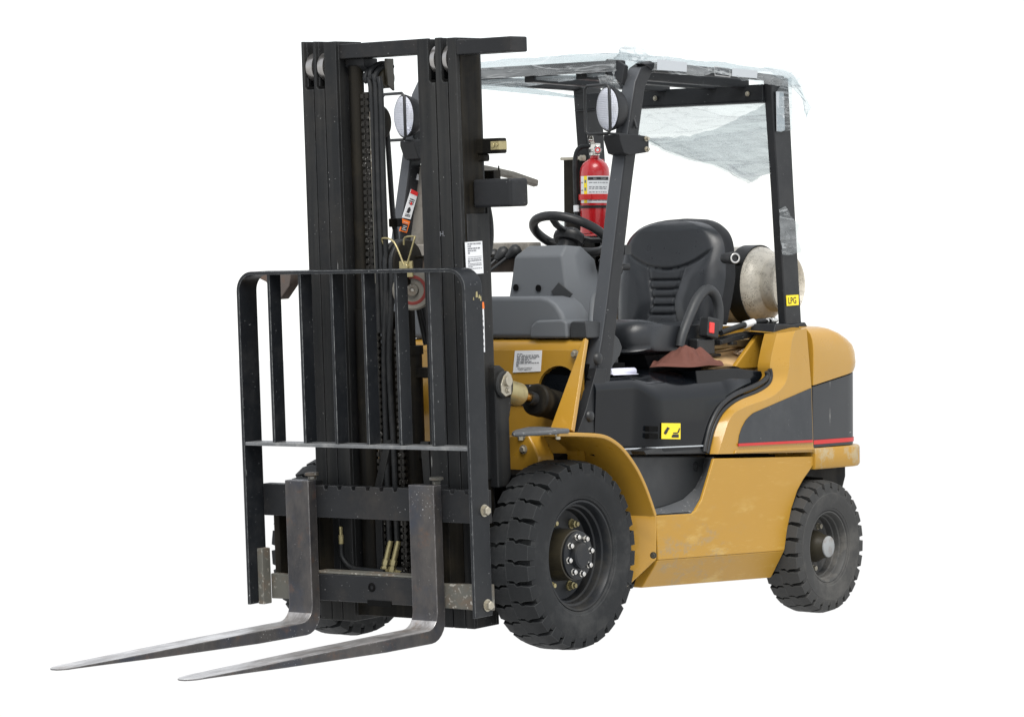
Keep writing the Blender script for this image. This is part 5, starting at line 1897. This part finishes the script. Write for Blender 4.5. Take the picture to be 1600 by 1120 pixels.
# supply hose with its fittings
hz = [(-1.177, 0.36, 1.067), (-1.238, 0.36, 1.078), (-1.291, 0.36, 1.087), (-1.344, 0.36, 1.095)]
hz2 = [(-1.339, 0.36, 1.094), (-1.401, 0.36, 1.103)]
hz3 = [(-1.397, 0.36, 1.101), (-1.442, 0.36, 1.106), (-1.486, 0.36, 1.108)]
hz4 = [(-1.477, 0.36, 1.106), (-1.568, 0.36, 1.109)]
bm = BM()
tube(bm, hz + hz3, .0115, 12, per=4)
hs = finish(bm, 'gas_hose', 'hose', None, angle=60)
tag(hs, 'black gas hose with a pale wrap and bright end fitting lying behind the seat', 'hose')
bm = BM()
tube(bm, hz2, .0145, 12)
finish(bm, 'hose_wrap', 'white', hs, angle=60)
bm = BM()
a, b = Vector(hz4[0]), Vector(hz4[1])
d = (b - a).normalized()
turn(bm, a, d, [(0, 0), (0, .013), (.012, .015), (.02, .012), (.026, .015), (.034, .015), (.036, .011), (.048, .011), (.05, .014), (.07, .014), (.072, .007), (.09, .007), (.09, 0)], 16)
finish(bm, 'hose_coupling', 'chrome', hs, angle=30)

# black clip strip
cs = [Vector(p) for p in [(-1.172, 0.34, 1.031), (-1.268, 0.34, 1.044), (-1.378, 0.34, 1.055), (-1.49, 0.34, 1.065), (-1.594, 0.34, 1.076)]]
bm = BM()
sweep(bm, spline(cs, 4), [(-.013, -.022), (.013, -.022), (.010, .022), (-.010, .022)])
for k, p in enumerate(spline(cs, 3)):
    if k % 2:
        obox(bm, p + Vector((.0, .012, .012 - .01 * (k % 4))), (.05, .022, .012), (0, .2 * (k % 3), .2))
clip = finish(bm, 'cable_clip_strip', 'trim', None, bevel=.003)
tag(clip, 'black moulded plastic clip strip lying behind the driver seat above the wood', 'plastic strip')

# wooden lath
bm = BM()
w4 = [(-1.166, 0.31, 1.005), (-1.518, 0.31, 1.016), (-1.595, 0.31, 1.029), (-1.577, 0.31, 1.045), (-1.483, 0.31, 1.041), (-1.166, 0.31, 1.029)]
slab(bm, w4, .07)
wd = finish(bm, 'wooden_lath', 'wood', None, bevel=.003)
tag(wd, 'pale bare wooden lath lying on the folded cardboard behind the seat', 'wood strip')

# folded cardboard, two sheets with a torn fringe
lo = [(-1.049, 0.37, 0.956), (-1.156, 0.37, 0.946), (-1.273, 0.37, 0.936), (-1.397, 0.37, 0.925)]
hi = [(-1.287, 0.2, 0.979), (-1.393, 0.2, 0.986), (-1.526, 0.2, 0.998), (-1.745, 0.2, 1.007)]
bm = BM()
rings = []
for p, q in zip(resample(lo, 10), resample(hi, 10)):
    up_ = Vector((0, 0, .010))
    mid = p.lerp(q, .5) + Vector((0, 0, .012 + .004 * math.sin(p.x * 40)))
    rings.append([p, p + up_, mid + up_, q + up_, q, mid])
loft(bm, rings)
cb = finish(bm, 'cardboard_sheet', 'card', None, bevel=.0015, seg=1, angle=30)
tag(cb, 'flattened brown cardboard with a torn fringed end on the rear of the hood', 'cardboard')
bm = BM()
slab(bm, [(-1.206, 0.3, 0.99), (-1.417, 0.3, 1.003), (-1.561, 0.3, 1.042), (-1.579, 0.3, 1.022), (-1.506, 0.3, 0.984), (-1.372, 0.3, 0.977), (-1.232, 0.3, 0.97)], .006)
finish(bm, 'second_flap', 'card', cb, bevel=.001, seg=1)
bm = BM()
r_ = random.Random(4)
f0 = [Vector(p) for p in [(-1.327, 0.33, 0.988), (-1.393, 0.33, 0.994), (-1.46, 0.33, 0.995), (-1.527, 0.33, 0.987)]]
for i in range(60):
    t = r_.random()
    p = resample(f0, 20)[int(t * 19)] + Vector((0, r_.uniform(-.02, .02), r_.uniform(-.006, .008)))
    d = Vector((-.05 - .05 * t + r_.uniform(-.02, .02), r_.uniform(-.01, .03), r_.uniform(-.035, .012)))
    tube(bm, [p, p + d * .5 + Vector((0, 0, .006)), p + d], .0014, 4)
fr_ = finish(bm, 'torn_fringe', 'frayed', cb, angle=80)
fr_['kind'] = 'stuff'

# brown cloth in a heap
bm = BM()
cen = Vector((-.895, .390, .944))
def crease(px, py, ax_, ay_, bx_, by_, w):
    """how close a point lies to the fold line a-b"""
    d = Vector((bx_ - ax_, by_ - ay_))
    q = Vector((px - ax_, py - ay_))
    f = max(0, min(1, q.dot(d) / d.dot(d)))
    return math.exp(-((q - d * f).length / w) ** 2)
def cloth(s, t):
    a = 2 * PI * s
    r = t
    px = cen.x + (.190 + .022 * math.sin(3 * a + 1)) * r * math.cos(a)
    py = cen.y + (.108 + .012 * math.sin(2 * a + .5)) * r * math.sin(a)
    h = max(0, 1 - r ** 2.2) ** .8
    prof_x = [(-.68, .004), (-.72, .018), (-.77, .034), (-.82, .054), (-.86, .064), (-.93, .062), (-.98, .050), (-1.03, .036), (-1.08, .018), (-1.12, .006)]
    g = .004
    for (xa, za), (xb, zb2) in zip(prof_x, prof_x[1:]):
        if xb <= px <= xa:
            g = za + (zb2 - za) * (xa - px) / (xa - xb)
    g += .012 * crease(px, py, -.76, .48, -.86, .40, .018) + .015 * crease(px, py, -.86, .42, -1.00, .465, .013)
    g += .012 * crease(px, py, -.90, .475, -1.05, .44, .010) + .011 * crease(px, py, -.93, .43, -.97, .485, .010)
    g -= .018 * crease(px, py, -.875, .485, -.905, .44, .011)
    g -= .014 * crease(px, py, -.96, .475, -1.01, .44, .009) + .014 * crease(px, py, -.80, .485, -.85, .44, .008)
    g += .005 * noise.noise(Vector((px * 30, py * 40, 1.7))) + .002 * noise.noise(Vector((px * 70, py * 80, 3.7)))
    hem = .010 * math.exp(-((r - .95) / .05) ** 2) * (1 + .6 * math.sin(5 * a))
    return (px, py, cen.z + .003 + h * g + hem)
grid(bm, 120, 60, cloth, wrap_u=True)
cl = finish(bm, 'brown_cloth', 'cloth', None, angle=80)
tag(cl, 'crumpled reddish brown cloth lying on the black hood beside the driver seat', 'cloth')

# rolled white paper
bm = BM()
p0, p1 = Vector([(-0.34, 0.44, 0.942)][0]), Vector([(-0.493, 0.44, 0.942)][0])
ax = (p1 - p0).normalized()
n_, prof_ = 40, []
A, B = [], []
for i in range(n_):
    a = -.6 + 3.1 * PI * i / n_
    r = .0125 - .0006 * a + .001
    off = Vector((0, math.cos(a) * r, math.sin(a) * r * .95))
    A.append(p0 + off)
    B.append(p1 + off)
A = [p0 + Vector((0, .022, -.011))] + A
B = [p1 + Vector((0, .022, -.011))] + B
strip(bm, A, B)
pa = finish(bm, 'rolled_paper', 'paper', None, angle=60)
so = pa.modifiers.new('sheet', 'SOLIDIFY')
so.thickness = .0008
tag(pa, 'small rolled sheet of white paper on the black hood behind the front pillar', 'paper')

# fire extinguisher strapped to the far rear pillar
EX = Vector((-1.355, -.335, 1.45))
ex = empty('fire_extinguisher', EX)
tag(ex, 'red fire extinguisher with a white label strapped to the far rear pillar', 'fire extinguisher')
bm = BM()
turn(bm, (0, 0, 0), (0, 0, 1), [(0, 0), (0, .054), (.006, .058), (.235, .058), (.255, .055), (.272, .046), (.285, .030), (.292, .018), (.305, .016), (.305, 0)], 48)
finish(bm, 'extinguisher_body', 'red', ex, angle=40)
bm = BM()
turn(bm, (0, 0, .303), (0, 0, 1), [(0, .020), (.012, .020), (.014, .014), (.03, .014), (.03, 0)], 20)
obox(bm, (.0, .0, .338), (.034, .034, .024))
obox(bm, (.03, .01, .352), (.07, .02, .006), (0, -.25, .5))
obox(bm, (.02, -.005, .372), (.06, .022, .006), (0, -.5, .5))
finish(bm, 'valve', 'chrome', ex, bevel=.003)
bm = BM()
ga = Vector((.8, .6, 0))
turn(bm, Vector((.022, .030, .322)), ga, [(0, 0), (0, .017), (.010, .017), (.012, .014), (.010, .013)], 24)
gg = finish(bm, 'pressure_gauge', 'chrome', ex, angle=30)
bm = BM()
turn(bm, Vector((.022, .030, .322)), ga, [(.0105, .0125), (.0108, 0)], 24)
finish(bm, 'gauge_face', 'white', gg)
bm = BM()
turn(bm, Vector((.022, .030, .322)), ga, [(.0112, .011), (.0116, .008), (.0112, .006)], 20)
finish(bm, 'gauge_scale', 'sticker_red', gg)
bm = BM()
tube(bm, [(.01, -.01, .34), (.025, -.05, .335), (.035, -.066, .30), (.038, -.066, .22), (.042, -.060, .12), (.044, -.056, .04)], .0095, 12, per=6)
hh = finish(bm, 'discharge_hose', 'hose', ex, angle=60)
bm = BM()
cyl(bm, (.0425, -.0575, .085), (.0415, -.059, .110), .012, 14)
finish(bm, 'hose_collar', 'white', hh, angle=40)
def arc_band(name, mat, z0, z1, r, a0, a1, parent, t=.002):
    bm = BM()
    n_ = 28
    rr = []
    for i in range(n_):
        a = a0 + (a1 - a0) * i / (n_ - 1)
        c, s = math.cos(a), math.sin(a)
        rr.append([(r * c, r * s, z0), ((r + t) * c, (r + t) * s, z0), ((r + t) * c, (r + t) * s, z1), (r * c, r * s, z1)])
    loft(bm, rr)
    return finish(bm, name, mat, parent, angle=50)
lb = arc_band('instruction_label', 'white', .118, .222, .0582, -.55, 1.9, ex, .0006)
arc_band('label_heading', 'ink', .206, .218, .0590, .15, 1.7, lb, .0004)
arc_band('yellow_strip', 'sticker_yellow', .118, .222, .0590, -.18, .08, lb, .0004)
bm = BM()
r_ = random.Random(2)
def arc_rect(bm, a0, a1, z0, z1, r=.0596):
    pts = [(r * math.cos(a0 + (a1 - a0) * i / 4), r * math.sin(a0 + (a1 - a0) * i / 4)) for i in range(5)]
    for p, q in zip(pts, pts[1:]):
        bm.faces.new([bm.verts.new(v) for v in ((p[0], p[1], z0), (q[0], q[1], z0), (q[0], q[1], z1), (p[0], p[1], z1))])
for z in (.195, .178, .172, .158, .142, .136, .126):
    a = .22
    while a < 1.5:
        w = r_.uniform(.08, .25)
        arc_rect(bm, a, a + w, z, z + .0028)
        a += w + .06
for z in (.195, .165, .130):
    arc_rect(bm, -.12, .02, z, z + .012)
    arc_rect(bm, -.48, -.28, z, z + .004)
finish(bm, 'print', 'ink_grey', lb, smooth=False)
bm = BM()
cu_q = [Vector((.0600 * math.cos(a), .0600 * math.sin(a), z)) for a, z in ((.50, .2085), (1.25, .2085), (1.25, .216), (.50, .216))]
lettering(bm, cu_q, 'INSTRUCTIONS', .98, (0, .1), .003)
finish(bm, 'lettering', 'ink_white', lb, smooth=False)
st = arc_band('clamp_strap', 'red_strap', .130, .152, .0600, -2.6, 2.4, ex, .004)
bm = BM()
obox(bm, (.066, .012, .141), (.008, .03, .020), (0, 0, .2))
finish(bm, 'strap_buckle', 'red_strap', st, bevel=.002)
arc_band('black_strap', 'strap_black', .098, .108, .0590, -2.6, 2.4, ex, .003)
bm = BM()
box(bm, -.062, -.055, -.105, .0, -.01, .29)
box(bm, -.062, .05, -.05, .05, -.010, -.001)
finish(bm, 'wall_bracket', 'red', ex, bevel=.002)

# ---------------------------------------------------------------- plastic film
def film_ob(name, bm, mat, label, thick=None):
    o_ = finish(bm, name, mat, None, angle=85)
    tag(o_, label, 'plastic film')
    return o_
XF0, XF1, YF0, YF1 = -.462, -1.515, -.480, .474
def hem_side(x):
    base = .042 + .014 * noise.noise(Vector((x * 9, 2, 0))) + .008 * noise.noise(Vector((x * 26, 4, 0)))
    base -= .016 * math.exp(-((x + 1.0) / .12) ** 2)
    return base
def roof_film(s, t):
    a = -.06 + 1.155 * s                    # distance back from the front edge; negative hangs over the front
    b = YF0 + (YF1 - YF0 + .11) * t          # across; beyond YF1 hangs down the side
    x = XF0 - max(a, 0)
    lim = YF1 - .095 * (1 - ramp3(max(a, 0), .07, .17))
    y = min(b, lim)
    edge_d = min(max(a, 0), max(YF1 - b, 0), max(b - YF0, 0)) if b < YF1 - .1 * (a < .17) else 0
    slope = -.018 * max(a, 0)
    top = 2.047 + slope + .030 * min(1, edge_d / .07)
    n1 = noise.noise(Vector((x * 6, y * 6, 3.1)))
    n2 = noise.noise(Vector((x * 22, y * 22, 1.1)))
    top += (.008 * n1 + .003 * n2) * min(1, edge_d / .05 + .25)
    z = top
    if a < 0:
        z = 2.047 - (-a) * .75 + .004 * n2
        x = XF0 + .008 + .006 * noise.noise(Vector((y * 20, z * 22, 7)))
    if b > YF1:
        over = (b - YF1) / .11
        z = min(z, 2.050 + slope) - over * max(.02, hem_side(x))
        y = lim + .006 + .012 * over * (1 + noise.noise(Vector((x * 24, over * 2, 9)))) 
    return (x, y, z)
bm = BM()
grid(bm, 150, 130, roof_film)
film_ob('roof_plastic_film', bm, 'film_thick', 'clear plastic film wrapped over the top of the overhead guard')

bm = BM()
ck = [(-0.56, 0.313, 2.074), (-0.56, 0.313, 2.102), (-0.56, 0.339, 2.105), (-0.56, 0.391, 2.1), (-0.56, 0.427, 2.078), (-0.56, 0.441, 2.059)]
def crumple(s, t):
    p = resample(ck, 30)[int(round(s * 29))]
    base = Vector(ck[0]).lerp(Vector(ck[-1]), s) + Vector((0, 0, -.02))
    q = base.lerp(p, t)
    return q + Vector((-.05 * t + .02 * noise.noise(Vector((s * 7, t * 6, 2))), .006 * noise.noise(Vector((s * 9, t * 5, 6))), .004 * noise.noise(Vector((s * 12, t * 9, 4)))))
grid(bm, 30, 16, crumple)
film_ob('loose_film_tuft', bm, 'film', 'loose tuft of clear film standing up at the front roof corner')

# sheet hanging from the rear beam
hang_t = [Vector(p) for p in [(-1.4, -0.195, 1.958), (-1.4, -0.031, 1.953), (-1.4, 0.117, 1.948), (-1.4, 0.262, 1.944), (-1.4, 0.423, 1.939)]]
hang_b = [Vector(p) for p in [(-1.41, -0.203, 1.842), (-1.41, -0.155, 1.811), (-1.41, -0.069, 1.764), (-1.41, 0.02, 1.734), (-1.41, 0.093, 1.714), (-1.41, 0.16, 1.7), (-1.41, 0.224, 1.671), (-1.41, 0.282, 1.645), (-1.41, 0.339, 1.627), (-1.41, 0.368, 1.638), (-1.41, 0.391, 1.654), (-1.41, 0.434, 1.66)]]
H1, H2 = resample(hang_t, 110), resample(hang_b, 110)
def hang(s, t):
    i = int(round(s * 109))
    p = H1[i].lerp(H2[i], t)
    sag = math.sin(s * PI) * t
    diag = s * 1.6 - t
    w = .020 * noise.noise(Vector((s * 4 + 2 * t, t * 16 - s * 9, 2.2))) + .010 * noise.noise(Vector((s * 10, t * 34 - s * 16, 5.0)))
    w += .014 * math.exp(-((t - .95 + s * .95) / .05) ** 2)
    return p + Vector((w * (.25 + .75 * t) - .03 * sag, 0, .004 * noise.noise(Vector((s * 30, t * 3, 1))) * t))
bm = BM()
grid(bm, 110, 90, hang)
film_ob('hanging_plastic_sheet', bm, 'film', 'wrinkled clear plastic sheet hanging from the rear roof beam behind the seat')

dg_ = [Vector(p) for p in [(-1.425, -0.214, 1.823), (-1.425, -0.079, 1.814), (-1.425, 0.055, 1.819), (-1.425, 0.172, 1.841), (-1.425, 0.289, 1.883), (-1.425, 0.401, 1.929)]]
D1 = resample(dg_, 110)
def second_layer(s, t):
    i = int(round(s * 109))
    p = D1[i].lerp(H2[i] + Vector((0, 0, .004)), t)
    w = .022 * noise.noise(Vector((s * 5 + t, t * 12 - s * 12, 7.2))) + .008 * noise.noise(Vector((s * 12, t * 30 - s * 20, 8.0)))
    return p + Vector((-.02 + w * (.2 + .8 * t) - .03 * math.sin(s * PI) * t, 0, .006 * noise.noise(Vector((s * 18, t * 3, 4))) * (1 - t)))
bm = BM()
grid(bm, 110, 60, second_layer)
finish(bm, 'folded_layer', 'film', bpy.data.objects['hanging_plastic_sheet'], angle=85)

# tail of film blowing off the rear roof corner
def patch(quad_rows, nu, nv, amp, seed, freq=6):
    rows = [resample(r, nu) for r in quad_rows]
    bm = BM()
    def f(s, t):
        i = int(round(s * (nu - 1)))
        k = t * (len(rows) - 1)
        j = min(len(rows) - 2, int(k))
        p = rows[j][i].lerp(rows[j + 1][i], k - j)
        return p + Vector((amp * noise.noise(Vector((s * freq, t * freq, seed))), amp * noise.noise(Vector((s * freq, t * freq, seed + 9))), amp * .5 * noise.noise(Vector((s * freq, t * freq, seed + 4)))))
    grid(bm, nu, nv, f)
    return bm
r1 = [(-1.294, 0.475, 2.057), (-1.382, 0.475, 2.061), (-1.463, 0.475, 2.06), (-1.508, 0.475, 2.043)]
r2 = [(-1.367, 0.49, 2.026), (-1.421, 0.49, 2.028), (-1.492, 0.49, 2.017), (-1.542, 0.49, 1.991)]
r3 = [(-1.492, 0.47, 1.999), (-1.524, 0.47, 1.988), (-1.578, 0.47, 1.969), (-1.615, 0.47, 1.949)]
r4 = [(-1.61, 0.45, 1.956), (-1.619, 0.45, 1.947), (-1.656, 0.45, 1.939), (-1.679, 0.45, 1.925)]
r5 = [(-1.644, 0.44, 1.905), (-1.657, 0.44, 1.883), (-1.666, 0.44, 1.879), (-1.681, 0.44, 1.906)]
bm = patch([r1, r2, r3, r4, r5], 26, 40, .010, 3.0, 5)
film_ob('trailing_film_tail', bm, 'film_thick', 'twisted tail of clear film trailing off the rear roof corner')
a1_ = [(-1.426, 0.466, 1.972), (-1.503, 0.466, 1.99)]
a2_ = [(-1.408, 0.468, 1.967), (-1.518, 0.468, 1.981)]
a3_ = [(-1.405, 0.47, 1.885), (-1.514, 0.47, 1.894)]
a4_ = [(-1.409, 0.47, 1.818), (-1.517, 0.47, 1.826)]
a5_ = [(-1.443, 0.468, 1.819), (-1.511, 0.468, 1.797)]
bm = patch([[(-1.467, 0.466, 2.012), (-1.513, 0.466, 2.029)], a2_, a3_, a4_], 20, 36, .005, 5.0, 6)
film_ob('pillar_film_wrap', bm, 'film_thick', 'crumpled strip of film taped round the top of the near rear pillar')
bm = BM()
slab(bm, [(-1.405, 0.466, 1.968), (-1.457, 0.466, 1.97), (-1.464, 0.466, 1.825), (-1.441, 0.466, 1.819), (-1.408, 0.466, 1.819)], .002)
t1 = finish(bm, 'tape_strip', 'silver_tape', None, smooth=False)
tag(t1, 'upright strip of grey tape near the top of the rear guard pillar', 'tape')
bm = patch([[(-1.42, 0.466, 1.528), (-1.443, 0.466, 1.533), (-1.465, 0.466, 1.54)], [(-1.418, 0.47, 1.496), (-1.454, 0.47, 1.502), (-1.494, 0.47, 1.505)], [(-1.415, 0.474, 1.458), (-1.465, 0.474, 1.468), (-1.551, 0.474, 1.469)], [(-1.415, 0.474, 1.41), (-1.464, 0.474, 1.415), (-1.537, 0.474, 1.415)], [(-1.428, 0.474, 1.381), (-1.482, 0.474, 1.372), (-1.563, 0.474, 1.367)], [(-1.438, 0.47, 1.357), (-1.461, 0.47, 1.355), (-1.497, 0.47, 1.357)]], 24, 36, .006, 8.0, 5)
film_ob('pillar_film_scrap', bm, 'film_thick', 'torn scrap of film stuck halfway down the near rear pillar')
for q_, lab_ in (([(-0.579, 0.494, 2.046), (-0.766, 0.494, 2.044), (-0.763, 0.494, 2.01), (-0.576, 0.494, 2.008)], 'wide grey tape patch on the roof side near the front pillar'), ([(-1.064, 0.494, 2.038), (-1.233, 0.494, 2.036), (-1.23, 0.494, 2.008), (-1.062, 0.494, 2.008)], 'grey tape patch on the roof side near the rear pillar')):
    bm = BM()
    slab(bm, q_, .0015)
    o_ = finish(bm, 'tape_patch', 'silver_tape', None, smooth=False)
    tag(o_, lab_, 'tape', 'grey tape patches on the roof side')
# film caught over the headlight
bm = patch([[(-0.43, 0.34, 1.989), (-0.43, 0.373, 1.99), (-0.43, 0.417, 1.981)], [(-0.42, 0.352, 1.97), (-0.42, 0.397, 1.973), (-0.42, 0.441, 1.944)], [(-0.42, 0.363, 1.947), (-0.42, 0.408, 1.954), (-0.42, 0.451, 1.912)], [(-0.43, 0.367, 1.936), (-0.43, 0.406, 1.937), (-0.43, 0.452, 1.89)]], 16, 16, .008, 11., 8)
film_ob('headlight_film', bm, 'film_thick', 'scrap of clear film draped over the near headlight')
bm = patch([[(-0.7, -0.048, 1.446), (-0.7, -0.019, 1.483), (-0.7, -0.001, 1.478)], [(-0.7, -0.054, 1.432), (-0.7, -0.025, 1.46), (-0.7, 0.001, 1.45)], [(-0.7, -0.049, 1.423), (-0.7, -0.019, 1.427), (-0.7, 0.001, 1.412)]], 14, 14, .008, 14., 8)
film_ob('film_knot', bm, 'film_thick', 'small knot of clear film seen through the steering wheel')
